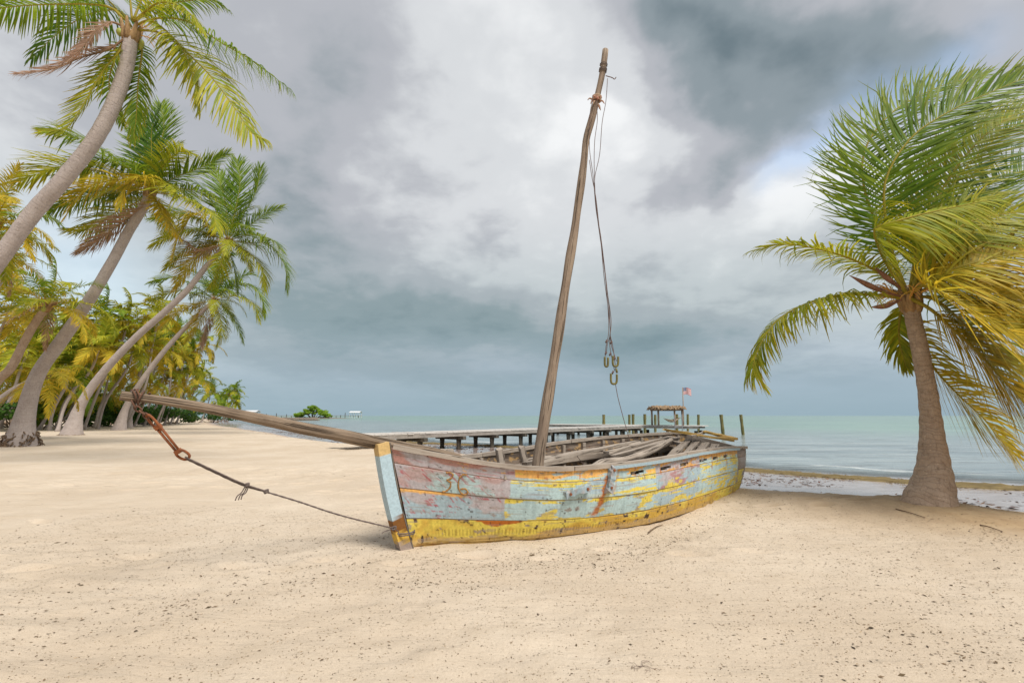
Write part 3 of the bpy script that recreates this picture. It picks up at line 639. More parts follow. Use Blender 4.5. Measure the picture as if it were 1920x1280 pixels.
# chocks bolted to the side
def chock(s0, v0, s1, v1, w, nm='side_chock'):
    f = lambda s, v: HP(1, np.array(s), np.array(frac(0, np.array(s)) + (frac(2, np.array(s)) - frac(0, np.array(s))) * v)); a, b = f(s0, v0), f(s1, v1); n = hull_n(1, np.array(s0), np.array(.2))
    V, Fc, U = plank(a + n * .035, b + n * .035, w, .055, up=n, jit=.008, n=9, seed=int(s0 * 10)); nq = fbm(np.arange(len(V)) * .7, V[:, 0] * 20, 3, 2)
    cs = np.where((nq > .5)[:, None], P_['grey'] * .8, P_['blue2'] * .75); o = mk(nm, V, Fc, 'paint', boat, cs)
    for f_ in (.15, .85): mk('bolt', *[x for x in tube([a + (b - a) * f_ + n * .055, a + (b - a) * f_ + n * .072], .014, 7)][:2], 'rust', o)
chock(1.34, .80, 1.62, .60, .055); chock(1.93, -.02, 1.86, .78, .06)
# mast
def dmast(y): return 5.78 + (866 - y) / 773 * .10
mpx = [(1008, 890), (1009, 866), (1022, 780), (1043, 650), (1063, 520), (1079, 420), (1094, 310), (1099, 262), (1110, 222), (1120, 180), (1129, 140), (1133, 112), (1135, 94)]
MP = np.array([atY(x, y, dmast(y)) for x, y in mpx]); MP = np.vstack([MP[0] + (MP[0] - MP[1]) * 2.2, MP]); MC = cat(MP, 70); f = np.linspace(0, 1, 70)
rr = (.072 - .034 * f)[:, None] * (1 + .10 * (vnoise(f[:, None] * 18, np.arange(12)[None] * .8, 4) - .5) + .06 * np.sin(f * 40)[:, None])
mast = mk('mast', *[x for x in tube(MC, rr, 12)][:2], 'timber_brown', boat, uv=tube(MC, rr, 12)[2], smooth=True)
def at_mast(y): i = int(np.argmin(np.abs(np.array([640 - F * ((-p[1]) * math.sin(TILT) + (p[2] - CAM_H) * math.cos(TILT)) / (p[1] * math.cos(TILT) + (p[2] - CAM_H) * math.sin(TILT)) for p in MC]) - y))); return MC[i], nrmz(MC[min(i + 1, 69)] - MC[max(i - 1, 0)])
def lashing(c, ax, r, turns, pitch, rad, nm, mt, par):
    a = nrmz(np.cross(ax, (0, 1, 0))); b = np.cross(ax, a); q = np.linspace(0, turns * 2 * math.pi, turns * 12); Pn = c + np.cos(q)[:, None] * a * r + np.sin(q)[:, None] * b * r + (q / (2 * math.pi) * pitch)[:, None] * ax
    V, Fc, U = tube(Pn, rad, 6); return mk(nm, V, Fc, mt, par, uv=U, smooth=True)
for y, tn, pt, rd, mt in ((140, 3, .020, .005, 'rope'), (128, 2, .02, .004, 'rope'), (190, 4, .018, .011, 'cloth_rag')):
    c_, ax = at_mast(y); lashing(c_, ax, .050 if y < 150 else .056, tn, pt, rd, 'lashing', mt, mast)
c_, ax = at_mast(188); m2 = MB()
for j in range(9):
    d = nrmz(rng.normal(0, 1, 3) + np.array([.6 * (-1) ** j, -.6, 0])); m2.tube(cat([c_ + d * .05, c_ + d * .09 + (0, 0, .01), c_ + d * .12 - np.array([0, 0, .03])], 6), [.011, .012, .011, .009, .007, .004], 5)
m2.build('rag_ends', 'cloth_rag', mast, True)
c_, ax = at_mast(143); hk = np.array([c_ + (.05, -.04, 0), atY(1148, 146, c_[1] - .05), atY(1152, 149, c_[1] - .05), atY(1155, 145, c_[1] - .05)]); mk('wire_hook', *tube(cat(hk, 12), .006, 5)[:2], 'rust_dark', mast)
# bowsprit
def dspr(x): return OB[1] + HD[1] * np.interp(x, [228, 705, 850], [-1.98, -.25, .75]) - .02
bpx = [(226, 741), (300, 750), (390, 765), (480, 784), (570, 803), (650, 818), (720, 833), (800, 847), (860, 861)]
ws = [WB(s0, b0, 0)[:2] for s0, b0 in ((-1.98, 0), (-.25, -.05), (.9, -.12))]
def spr_pt(x, y):   # on the vertical plane of the spar
    r = ray(x, y); a = ws[0]; d = ws[1] - ws[0] if x < 705 else ws[2] - ws[1]; a = ws[0] if x < 705 else ws[1]
    A2 = np.array([[r[0], -d[0]], [r[1], -d[1]]]); k_ = np.linalg.solve(A2, a); return CAMP + r * k_[0]
BP = cat(np.array([spr_pt(*p) for p in bpx]), 60); f = np.linspace(0, 1, 60)
rr = (.031 + .024 * sst(f, 0, .62))[:, None] * (1 + .22 * (vnoise(f[:, None] * 12, np.arange(10)[None] * .9, 14) - .5))
T_ = tube(BP, rr, 10); spr = mk('bowsprit', T_[0], T_[1], 'timber_spar', boat, uv=T_[2])
tipc = BP[2]; sd_ = nrmz(BP[1] - BP[0])
# chain, turnbuckle and bobstay: one thing, hung between spar tip and stem
def stay_pt(x, y):
    r = ray(x, y); a = WB(-1.93, .03, 0)[:2]; d = WB(.02, .09, 0)[:2] - a
    A2 = np.array([[r[0], -d[0]], [r[1], -d[1]]]); k_ = np.linalg.solve(A2, a); return CAMP + r * k_[0]
stay = thing('bobstay', stay_pt(460, 906), 'rusty chain, turnbuckle and knotted dark rope tied from bowsprit tip to stem', 'rigging')
def ring_link(c, d, up, l, w, r, nm, mt):
    d = nrmz(d); s_ = nrmz(np.cross(d, up)); q = np.linspace(0, 2 * math.pi, 22)[:-1]; P2 = c + np.cos(q)[:, None] * d * l / 2 + np.sign(np.sin(q))[:, None] * (np.abs(np.sin(q)) ** .7)[:, None] * s_ * w / 2
    P2 = np.vstack([P2, P2[:2]]); V, Fc, U = tube(P2, r, 7, False); return mk(nm, V, Fc, mt, stay, uv=U, smooth=True)
lashing(BP[2] - sd_ * .03, nrmz(sd_ + np.array([0, .3, .4])), .046, 2, .02, .0065, 'chain_loop', 'rust_dark', stay)
lashing(BP[3] - sd_ * .03, nrmz(sd_ + np.array([.2, -.3, -.3])), .05, 1, .03, .0065, 'chain_loop', 'rust_dark', stay)
cp = [stay_pt(*p) for p in ((248, 752), (254, 763), (263, 770), (271, 776), (277, 783))]
for j in range(4): ring_link((cp[j] + cp[j + 1]) / 2, cp[j + 1] - cp[j], (0, 1, 0) if j % 2 else (.7, .3, .7), np.linalg.norm(cp[j + 1] - cp[j]) * 1.35, .030, .0055, 'chain_link', 'rust_dark')
t0, t1 = stay_pt(276, 778), stay_pt(300, 806); ring_link((t0 + t1) / 2, t1 - t0, (.3, 1, .2), np.linalg.norm(t1 - t0) * 1.05, .045, .0085, 'turnbuckle_eye', 'rust')
t0, t1 = stay_pt(296, 800), stay_pt(334, 846); dd = nrmz(t1 - t0); sv_ = nrmz(np.cross(dd, (0, 1, 0)))
for e in (-1, 1): mk('turnbuckle_rod', *tube([t0 + sv_ * e * .013, t1 + sv_ * e * .010], .0085, 7)[:2], 'rust', stay, smooth=True)
for c_ in (t0, t1): mk('turnbuckle_nut', *box(c_, dd, sv_, np.cross(dd, sv_), .030, .040, .030)[:2], 'rust', stay)
tA, tB = stay_pt(333, 846), stay_pt(352, 858); ring_link((tA + tB) / 2, nrmz(tB - tA), (.2, 1, .1), .088, .065, .009, 'shackle', 'rust')
rp = cat([stay_pt(*p) for p in ((350, 860), (400, 884), (455, 909), (500, 922), (560, 940), (640, 966), (738, 990))], 80); tw = np.arange(80)
mk('stay_rope', *tube(rp, .0065 + .0012 * np.sin(tw * 2.1), 7)[:2], 'rope', stay, smooth=True)
rp2 = cat([stay_pt(*p) for p in ((349, 856), (402, 881), (455, 905), (500, 920))], 40); mk('stay_rope', *tube(rp2 - np.array([0, .012, 0]), .006, 7)[:2], 'rope', stay, smooth=True)
def knot(c, r, rad, nm='knot'):
    q = np.linspace(0, 6.28 * 2.0, 60); P2 = c + r * np.stack([np.sin(q) + .6 * np.sin(2 * q), .8 * np.cos(1.5 * q), np.cos(q) * .8 + .3 * np.sin(3 * q)], 1) * .6; mk(nm, *tube(P2, rad, 6)[:2], 'rope', stay, smooth=True)
knot(stay_pt(462, 909), .022, .006); knot(stay_pt(498, 921), .022, .006); knot(stay_pt(738, 990), .026, .006)
for (x, y), (x1, y1) in (((460, 911), (441, 938)), ((463, 912), (447, 937)), ((466, 912), (452, 936)), ((736, 990), (716, 999)), ((742, 992), (750, 1004))):
    q = cat([stay_pt(x, y), stay_pt((x + x1) / 2 + 2, (y + y1) / 2 - 1), stay_pt((x + 2 * x1) / 3 - 2, (y + 2 * y1) / 3), stay_pt(x1, y1)], 14); mk('rope_tail', *tube(q, .0045, 5)[:2], 'rope', stay, smooth=True)
lashing(WB(.0, 0, .14) - np.array([0, 0, .01]), (0, 0, 1), .095, 2, .016, .0065, 'stem_loop', 'rope', stay)
# halyard hanging off the masthead with yellow hose-covered hooks
dh = 5.72
def hp(x, y): return atY(x, y, dh + (y - 150) / 700 * .05)
hal = thing('halyard', hp(1151, 712), 'thin frayed halyard lines with yellow hose-sleeved hooks hanging from the masthead', 'rigging')
for pts in [[(1139, 148), (1136, 190), (1129, 230), (1124, 290), (1115, 335), (1117, 380), (1126, 450), (1133, 520), (1141, 585), (1144, 625), (1139, 645), (1137, 662)],
            [(1118, 190), (1120, 225), (1115, 265), (1114, 320), (1118, 390), (1129, 470), (1138, 545), (1146, 600), (1143, 640), (1146, 665), (1153, 695)],
            [(1112, 180), (1106, 215), (1105, 250), (1106, 285), (1112, 330), (1118, 395), (1126, 440), (1136, 520), (1143, 585), (1145, 640), (1152, 665), (1156, 677)],
            [(1105, 300), (1110, 335), (1117, 370), (1124, 430), (1131, 480), (1139, 560), (1141, 620), (1136, 650), (1134, 680)],
            [(1144, 630), (1149, 650), (1152, 672), (1155, 690)]]:
    q = cat([hp(*p) + np.array([0, rng.normal(0, .008), 0]) for p in pts], 70); mk('line', *tube(q, .0042, 5)[:2], 'rope_thin', hal, smooth=True)
q = cat([hp(*p) for p in ((1154, 720), (1158, 742), (1163, 762), (1172, 795), (1181, 826))], 30); far_rail = WB(2.35, -.96, .80)
q = np.vstack([q, cat([q[-1], WB(3.2, -.72, .70), WB(2.9, -.2, .42), WB(2.75, .1, .2)], 20)[1:]]); mk('line', *tube(q, .0042, 5)[:2], 'rope_thin', hal, smooth=True)
for (x, y), h_, w_ in (((1137, 681), 12, 6), ((1154, 680), 13, 10), ((1151, 713), 13, 11)):
    q = cat([hp(x - w_ / 2, y - h_), hp(x - w_ / 2, y), hp(x - w_ * .3, y + h_ * .45), hp(x + w_ * .3, y + h_ * .45), hp(x + w_ / 2, y), hp(x + w_ / 2, y - h_ * .9)], 22); mk('hose_sleeve', *tube(q, .013, 8)[:2], 'hose', hal, smooth=True)
mk('hose_sleeve', *tube([hp(1155, 690), hp(1157, 699)], .013, 8)[:2], 'hose', hal, smooth=True)
for x, y in ((1137, 640), (1146, 642), (1136, 662), (1152, 672), (1149, 698), (1144, 664)): kn = hp(x, y); mk('knot', *tube(cat([kn + (0, 0, .018), kn + (.008, -.008, .004), kn - (.008, .004, .004), kn - (0, 0, .018)], 10), .009, 6)[:2], 'rope_thin', hal, smooth=True)
# loose timber lying in the boat
lg = cat([WB(2.15, .30, .50), WB(2.7, .16, .60), WB(3.2, .10, .60), WB(3.9, .0, .66), WB(4.9, -.20, .80)], 40)
T_ = tube(lg, np.linspace(.062, .045, 40)[:, None] * (1 + .2 * (vnoise(np.arange(40)[:, None] * .4, np.arange(9)[None] * .9, 3) - .5)), 9); o = mk('crooked_log', T_[0], T_[1], 'timber_grey', None, uv=T_[2], smooth=True, loc=lg[20]); tag(o, 'bent grey driftwood log lying lengthwise inside the boat', 'log')
def loose(a, b, w, h, label, mt='timber_grey', seed=0, group=None):
    a, b = np.asarray(a), np.asarray(b); V, Fc, U = plank(a, b, w, h, seed=seed, jit=.007); o = mk('loose_board', V, Fc, mt, None, uv=U, loc=(a + b) / 2); tag(o, label, 'board', group); return o
FAN = 'weathered grey board in the fan heaped at the stern'
for j, (s0, b0, z0, s1, b1, z1) in enumerate([(3.5, -.30, .62, 5.35, -.35, .82), (3.55, -.45, .66, 5.35, -.45, .84), (4.15, .10, .50, 5.38, -.15, .80), (4.3, .22, .48, 5.38, .0, .78), (4.5, .33, .46, 5.40, .14, .76), (4.75, .42, .48, 5.40, .30, .74)]): loose(WB(s0, b0, z0), WB(s1, b1, z1), .11, .035, FAN, seed=50 + j, group='boards heaped in the stern')
loose(WB(1.9, -.45, .60), WB(4.6, -.62, .78), .10, .04, 'long grey board lying along the far inner side of the boat', seed=60)
loose(WB(2.0, -.62, .62), WB(4.1, -.70, .72), .07, .03, 'narrow split batten wedged against the far ribs', seed=61)
loose(WB(1.6, .25, .40), WB(2.9, .45, .52), .09, .03, 'short grey plank just inside the near gunwale', seed=62)
loose(WB(5.05, -.42, .97), WB(5.70, .44, .80), .16, .035, 'long ochre-painted board slanting across the stern', 'timber_ochre', 63)
loose(WB(5.72, -.05, .93), WB(5.82, .44, .82), .20, .035, 'broken ochre board with jagged end at the transom', 'timber_ochre', 64)
loose(WB(5.1, .05, .86), WB(5.85, -.10, .92), .05, .04, 'thin grey stick sticking out over the transom', seed=65)

# ------------------------------------------------------------------ palms
TONE = {'green': ((.095, .195, .016), (.25, .335, .024)), 'lime': ((.23, .300, .022), (.46, .43, .030)), 'yellow': ((.40, .36, .035), (.62, .44, .035)),
        'orange': ((.55, .36, .04), (.66, .30, .035)), 'dead': ((.36, .21, .14), (.47, .32, .23)), 'deep': ((.060, .155, .028), (.13, .235, .03))}
def frond(P, nl=62, ll=.62, width=.030, tone='green', tip='yellow', up=None, droop=.35, wind=(0, 0, 0), vee=.25, seed=0, parent=None, mrad=.020, ends=.5, kseg=4, ang0=74, ang1=24, sides=(1, 1), name='frond', rough=0.10, rel=0):
    """one pinnate leaf: midrib tube plus two rows of leaflets, all one mesh"""
    q = np.random.default_rng(seed); n = 26; Pc = cat(P, n); Ltot = np.sum(np.linalg.norm(np.diff(Pc, axis=0), axis=1)); T = np.gradient(Pc, axis=0); T /= np.linalg.norm(T, axis=1)[:, None]
    if rel: ll = max(ll, rel * Ltot); width = max(width, rel * Ltot * .036)
    up = np.array([0, 0, 1.]) if up is None else nrmz(up); side = np.cross(T, up)
    sl = np.linalg.norm(side, axis=1)[:, None]; side = np.where(sl > .15, side / (sl + 1e-9), nrmz(np.cross(T[0], up + np.array([.3, .1, 0]))))
    for i in range(1, n):
        if side[i] @ side[i - 1] < 0: side[i] *= -1
    kk = np.ones(5) / 5; side = np.stack([np.convolve(np.pad(side[:, c_], 2, mode='edge'), kk, 'valid') for c_ in range(3)], 1); side /= np.linalg.norm(side, axis=1)[:, None] + 1e-9
    U_ = np.cross(side, T)
    c_lo, c_hi = (np.array(x) for x in TONE[tone]); t_lo, t_hi = (np.array(x) for x in TONE[tip])
    Vs, Fs, Ks = [], [], []; base = 0
    rv, rf, _ = tube(Pc, mrad * (1 - .88 * np.linspace(0, 1, n) ** .8), 5); sub = kseg == 4 or rel > 0
    if not sub: Vs.append(rv); Fs += rf; base += len(rv)
    mc = np.array([.46, .38, .06]) if tone not in ('dead',) else np.array([.36, .23, .14]); Ks += [] if sub else [np.broadcast_to(mc, rv.shape)]
    g_ = np.array([0, 0, -1.]); wind = np.asarray(wind, float); w_ = np.linspace(0, 1, kseg + 1)
    for sd in (1, -1):
        if not sides[0 if sd > 0 else 1]: continue
        u = .13 + .87 * (np.arange(nl) + q.uniform(-.3, .3, nl)) / (nl - 1); u = np.clip(u, .1, .998); x = u * (n - 1); i = np.clip(x.astype(int), 0, n - 2); fr = (x - i)[:, None]
        p0 = Pc[i] * (1 - fr) + Pc[i + 1] * fr; t0 = T[i]; s0 = side[i] * sd; u0 = U_[i]
        an = np.radians(ang0 + (ang1 - ang0) * u ** 1.1 + q.normal(0, 5, nl)); vv = vee + q.normal(0, .09, nl)
        d0 = np.cos(an)[:, None] * t0 + np.sin(an)[:, None] * (np.cos(vv)[:, None] * s0 + np.sin(vv)[:, None] * u0)
        Lf = ll * (np.clip(u / .30, .45, 1) ** .8) * (1 - .66 * np.clip((u - .45) / .55, 0, 1) ** 1.6) * q.uniform(.86, 1.08, nl)
        Lf = Lf * np.where(q.uniform(0, 1, nl) < .12, q.uniform(.35, .75, nl), 1)
        dr = droop * q.uniform(.6, 1.4, nl) + np.where(q.uniform(0, 1, nl) < .08, q.uniform(.5, 2.2, nl), 0); wd = wind[None] * q.uniform(.6, 1.4, nl)[:, None] + q.normal(0, rough, (nl, 3))
        pts = [p0]; d = d0
        for k_ in range(kseg):
            d = d + (g_[None] * dr[:, None] + wd) * (.55 / kseg) * (1 + k_); d /= np.linalg.norm(d, axis=1)[:, None]; pts.append(pts[-1] + d * (Lf / kseg)[:, None])
        wdir = t0 - d0 * np.sum(t0 * d0, 1)[:, None]; wdir /= np.linalg.norm(wdir, axis=1)[:, None] + 1e-9; wp = np.array([.55, 1., .95, .62, .12]) if kseg == 4 else np.interp(w_, [0, .3, .65, 1], [.6, 1, .85, .1])
        arr = np.zeros((nl, kseg + 1, 2, 3)); kcol = np.zeros((nl, kseg + 1, 2, 3)); rm = q.uniform(0, 1, nl); ye = np.clip(q.normal(ends * .5, .28, nl), 0, 1); lu = q.uniform(.72, 1.18, nl)
        for k_ in range(kseg + 1):
            hw = (width * .5 * wp[k_] * (.75 + .35 * (Lf / ll)))[:, None]; arr[:, k_, 0] = pts[k_] - wdir * hw; arr[:, k_, 1] = pts[k_] + wdir * hw
            cc = (c_lo + (c_hi - c_lo) * rm[:, None]); tp = (t_lo + (t_hi - t_lo) * q.uniform(0, 1, nl)[:, None]); f = np.clip((w_[k_] - .45) * 1.7, 0, 1) * ye * (.45 + .55 * u); f = f[:, None]
            c_ = (cc * (1 - f) + tp * f) * lu[:, None]; kcol[:, k_, 0] = c_; kcol[:, k_, 1] = c_
        idx = base + np.arange(nl)[:, None] * (2 * (kseg + 1)) + np.arange(kseg)[None] * 2; idx = idx.ravel()
        Fs += np.stack([idx, idx + 1, idx + 3, idx + 2], 1).tolist(); Vs.append(arr.reshape(-1, 3)); Ks.append(kcol.reshape(-1, 3)); base += nl * 2 * (kseg + 1)
    o_ = mk(name, np.concatenate(Vs), Fs, 'leaf', parent, np.concatenate(Ks))
    if sub: mk('midrib', rv, rf, 'leaf', o_, np.broadcast_to(mc, rv.shape), smooth=True)
    return o_
def trunk(P, r0, r1, flare, parent, bark_='bark_grey', nseg=70, ns=14, seed=0, ringamp=.02):
    Pc = cat(P, nseg); L_ = np.concatenate([[0], np.cumsum(np.linalg.norm(np.diff(Pc, axis=0), axis=1))]); f = L_ / L_[-1]
    r = r0 + (r1 - r0) * f ** .8 + flare * np.exp(-(L_ / (flare * 3.0 + .01)) ** 1.3)
    rr = r[:, None] * (1 + .05 * (vnoise(f[:, None] * 22, np.arange(ns)[None] * .7, seed) - .5) * 2 * .6 + ringamp * np.sin(L_ * 2 * math.pi / .16)[:, None])
    V, Fc, U = tube(Pc, rr, ns); return mk('trunk', V, Fc, bark_, parent, uv=U, smooth=True), Pc
def heart(c, ax, r, parent, seed=0, fruit=0, flowers=0, scale=1.):
    """fibrous leaf bases at the crown"""
    q = np.random.default_rng(seed); m_ = MB()
    for j in range(9):
        a = j * 2.4; s_ = nrmz(np.cross(ax, (math.cos(a), math.sin(a), .2))); d = nrmz(ax * .9 + s_ * .75); m_.tube(cat([c - ax * .25 * scale + s_ * r * .6, c + s_ * r * 1.15, c + d * .34 * scale], 6), np.array([.07, .085, .07, .05, .035, .02]) * scale, 6)
    m_.build('leaf_sheath', 'sheath', parent, True)
    for j in range(fruit):
        a = q.uniform(0, 6.28); p = c + np.array([math.cos(a) * .2, math.sin(a) * .2, -.08 - q.uniform(0, .14)]) * scale; th = np.linspace(0, math.pi, 7); Pn = p + np.stack([0 * th, 0 * th, -np.cos(th) * .10], 1) * scale; mk('coconut', *tube(Pn, np.maximum(np.sin(th), .05) * .075 * scale, 8)[:2], 'coconut', parent, smooth=True)
    for j in range(flowers):
        a = q.uniform(0, 6.28); o_ = nrmz((math.cos(a), math.sin(a), q.uniform(-.1, .9))); m_ = MB(); st = c + o_ * .1 * scale; en = c + o_ * .5 * scale; m_.tube([st, en], [.013, .008], 5)
        for k_ in range(13):
            b = st + (en - st) * q.uniform(.3, 1); d = nrmz(o_ + q.normal(0, .55, 3)); m_.tube(cat([b, b + d * .14 * scale, b + d * .25 * scale + np.array([0, 0, -.06 * scale])], 5), .0045, 4)
        m_.build('flower_stalk', 'flower', parent)
def px_curve(pts, Y0, dys):
    ys = np.interp(np.linspace(0, 1, len(pts)), np.linspace(0, 1, len(dys)), dys); return [atY(x, y, Y0 + d) for (x, y), d in zip(pts, ys)]
def random_crown(c, ax, n, Lf, parent, seed, nl=46, tones=('green', 'lime', 'lime', 'yellow'), wind=(-.25, -.1, 0), dead=1, elmin=-35, elmax=78, low='orange', width=.036, ll=.55, kseg=3):
    q = np.random.default_rng(seed)
    for j in range(n):
        f = j / (n - 1); a = j * 2.39996 + q.uniform(-.3, .3); e = R(elmax + (elmin - elmax) * f ** .85 + q.uniform(-8, 8)); h = np.array([math.cos(a), math.sin(a), 0]); d = nrmz(h * math.cos(e) + np.array([0, 0, math.sin(e)]) + np.asarray(ax) * .25)
        L_ = Lf * q.uniform(.82, 1.08); P = [np.asarray(c, float)]
        for k_ in range(5): d = nrmz(d + np.array([0, 0, -1]) * (.10 + .09 * k_) * q.uniform(.8, 1.3) + np.asarray(wind) * .22 * (k_ + 1) / 3); P.append(P[-1] + d * L_ / 5)
        tn = tones[min(int(f * len(tones)), len(tones) - 1)] if q.uniform() > .25 else tones[q.integers(len(tones))]
        tip_ = low if f > .6 else 'yellow'
        frond(P, nl, ll * q.uniform(.9, 1.1), width, tn, tip_, None, q.uniform(.3, .8), np.asarray(wind) * q.uniform(.5, 1.3), .2, seed * 100 + j, parent, .018, .35 + .5 * f, kseg)
    for j in range(dead):
        a = q.uniform(2.2, 4.2); h = np.array([math.cos(a), math.sin(a), 0]); P = [c, c + h * .5 - (0, 0, .25), c + h * 1.0 - np.array([0, 0, .8]), c + h * 1.3 - np.array([0, 0, 1.5])]; frond(P, 34, .42, .03, 'dead', 'dead', None, 1.2, (-.3, 0, 0), .0, seed * 100 + 77 + j, parent, .016, 0, 3, name='dead_frond')

# --- the palm at the water's edge
def base_of(px, py): p = ground(px, py); return p
pb = np.array([*PALM_B, gz(*PALM_B)]); YP = PALM_B[1]
palm = thing('palm_tree', pb, 'short brown-trunked coconut palm with wind-swept fronds on the sand beside the sea', 'palm tree')
tp = [atY(1741, 985, YP), atY(1742, 950, YP), atY(1750, 890, YP), atY(1748, 820, YP), atY(1740, 740, YP), atY(1726, 660, YP), atY(1714, 605, YP), atY(1706, 562, YP)]
tp[0] = np.array([tp[1][0], YP, pb[2] - .15])
trunk(tp, .108, .090, .20, palm, 'bark_brown', 120, 20, 4, .022)
cc = tp[-1]; heart(cc, np.array([-.1, 0, 1.]), .09, palm, 3, 1, 7, .68)
RP = [ # points, depth offsets, leaflet length, tone, tip, up hint, droop, wind, leaflets, seed
 ([(1704, 556), (1672, 470), (1659, 400), (1663, 330), (1712, 255), (1790, 204), (1868, 169), (1960, 130)], (0, -.1, -.2, -.3), .98, 'green', 'yellow', (-.5, -1, .3), .0, (.42, 0, .08), 92),
 ([(1700, 550), (1660, 490), (1643, 450), (1640, 428), (1662, 420), (1731, 401), (1810, 384), (1868, 371)], (-.1, -.45, -.6, -.6), .66, 'lime', 'orange', (.1, -.9, .7), .75, (.7, 0, -.25), 70),
 ([(1700, 550), (1652, 440), (1620, 350), (1624, 275), (1680, 205), (1770, 160), (1850, 140)], (.1, .3, .5, .7), .72, 'green', 'yellow', (-.6, -.9, .2), .0, (.25, 0, .15), 74),
 ([(1712, 550), (1765, 440), (1835, 358), (1920, 320), (2020, 296)], (.1, .4, .6, .8), .74, 'green', 'yellow', (-.3, -.8, .6), .0, (.15, 0, .35), 60),
 ([(1698, 548), (1650, 512), (1600, 487), (1540, 468), (1470, 458), (1412, 470)], (0, -.1, -.1, .1), .44, 'lime', 'yellow', None, .5, (.35, 0, -.05), 50),
 ([(1696, 560), (1640, 552), (1590, 552), (1540, 560), (1497, 576), (1456, 602), (1426, 646), (1412, 690), (1428, 716)], (0, .1, .1, 0), .60, 'lime', 'orange', None, 1.25, (.55, 0, -.1), 66),
 ([(1704, 548), (1730, 536), (1765, 548), (1830, 586), (1919, 637), (2000, 700)], (-.1, -.5, -.8, -.9), .92, 'yellow', 'orange', (.35, -1, .5), .45, (.5, 0, .05), 80),
 ([(1708, 560), (1745, 580), (1782, 613), (1829, 656), (1880, 711), (1925, 760), (1985, 830)], (-.1, -.3, -.4, -.4), .95, 'yellow', 'orange', (.5, -1, .3), .9, (.22, 0, -.2), 78),
 ([(1708, 565), (1722, 610), (1745, 680), (1795, 738), (1850, 790), (1900, 850)], (.1, .4, .6, .7), .85, 'yellow', 'orange', (.5, -1, .2), .55, (.3, 0, 0), 52),
 ([(1710, 548), (1735, 524), (1800, 500), (1915, 474), (2020, 474)], (0, -.3, -.5, -.5), .72, 'yellow', 'orange', (.1, -.9, .7), .45, (.5, 0, -.1), 66),
 ([(1710, 546), (1770, 472), (1850, 440), (1930, 432), (2020, 452)], (.1, .3, .5, .5), .72, 'lime', 'yellow', (0, -.8, .8), .35, (.45, 0, 0), 62),
 ([(1706, 545), (1735, 440), (1790, 340), (1880, 250), (1980, 205)], (.1, .5, .8, 1.0), .86, 'deep', 'lime', (-.6, -1, .2), .0, (.35, 0, .1), 70),
 ([(1700, 560), (1688, 590), (1686, 640), (1700, 690)], (.05, .25, .35, .35), .34, 'lime', 'yellow', (-.5, -1, .2), .6, (.25, 0, -.1), 34),
 ([(1710, 556), (1790, 560), (1870, 600), (1960, 650)], (.2, .8, 1.2, 1.5), .75, 'green', 'yellow', (.2, -.6, .8), .5, (.4, 0, 0), 60),
 ([(1706, 552), (1720, 500), (1735, 470), (1745, 460)], (.2, 1.1, 1.9, 2.4), .65, 'green', 'yellow', None, .5, (.4, 0, 0), 56),
 ([(1710, 548), (1760, 520), (1840, 540), (1940, 570)], (-.1, -.35, -.5, -.5), .70, 'yellow', 'orange', (.2, -1, .6), .35, (.5, 0, .05), 62),
 ([(1708, 556), (1750, 560), (1800, 600), (1850, 650), (1910, 690), (1990, 740)], (-.05, -.1, 0, 0), .90, 'lime', 'orange', (.5, -1, .3), .8, (.3, 0, -.2), 60),
 ([(1708, 552), (1770, 535), (1850, 560), (1940, 620), (2020, 690)], (.1, .3, .4, .5), .72, 'green', 'yellow', (.3, -1, .5), .6, (.4, 0, -.1), 60),
 ([(1706, 546), (1725, 450), (1770, 350), (1840, 260), (1940, 190)], (0, .0, .1, .2), .70, 'lime', 'yellow', (-.6, -1, .2), .05, (.45, 0, .05), 64),
 ([(1708, 546), (1745, 470), (1810, 420), (1890, 400), (1980, 396)], (-.05, -.2, -.3, -.3), .70, 'lime', 'yellow', (0, -1, .5), .35, (.55, 0, -.05), 60)]
for j, (pts, dys, ll, tn, tip, up, dr, wd, nl) in enumerate(RP):
    frond(px_curve(pts, YP, dys), int(nl * 1.75), ll * 1.2, .025, tn, tip, up, dr, wd, .22, 900 + j, palm, .026, .55, 4, rough=.11)
for a, b in (((1690, 556), (1592, 516)), ((1690, 562), (1632, 576)), ((1712, 540), (1858, 452)), ((1700, 545), (1640, 500))):
    p0, p1 = atY(*a, YP - .1), atY(*b, YP - .2); q = cat([p0, (p0 + p1) / 2 + np.array([0, 0, -.03]), p1], 12); mk('spathe', *tube(q, np.array([.012, .014, .016, .02, .026, .032, .036, .036, .03, .022, .012, .003]), 7)[:2], 'spathe', palm, smooth=True)

# --- the leaning palms of the grove
def palm_px(pts, Ybase, Ytop, label, r0, r1, flare, crown=None, name='palm_tree', group=None, seed=1, n=16, Lf=2.6, bark_='bark_grey', nseg=70, off=False, base=None, **kw):
    k_ = len(pts); P = [atY(x, y, Ybase + (Ytop - Ybase) * i / (k_ - 1)) for i, (x, y) in enumerate(pts)]
    if base is not None: P = [np.array(base, float)] + P
    b = np.array([P[0][0], P[0][1], gz(P[0][0], P[0][1])]); P[0] = b - np.array([0, 0, .15])
    t_ = thing(name, b, label, 'palm tree', group); trunk(P, r0, r1, flare, t_, bark_, nseg, 14, seed)
    ax = nrmz(P[-1] - P[-2]); heart(P[-1], ax, r1 * .9, t_, seed, 3, 2)
    if crown is None: random_crown(P[-1], ax, n, Lf, t_, seed, **kw)
    return t_, P[-1]
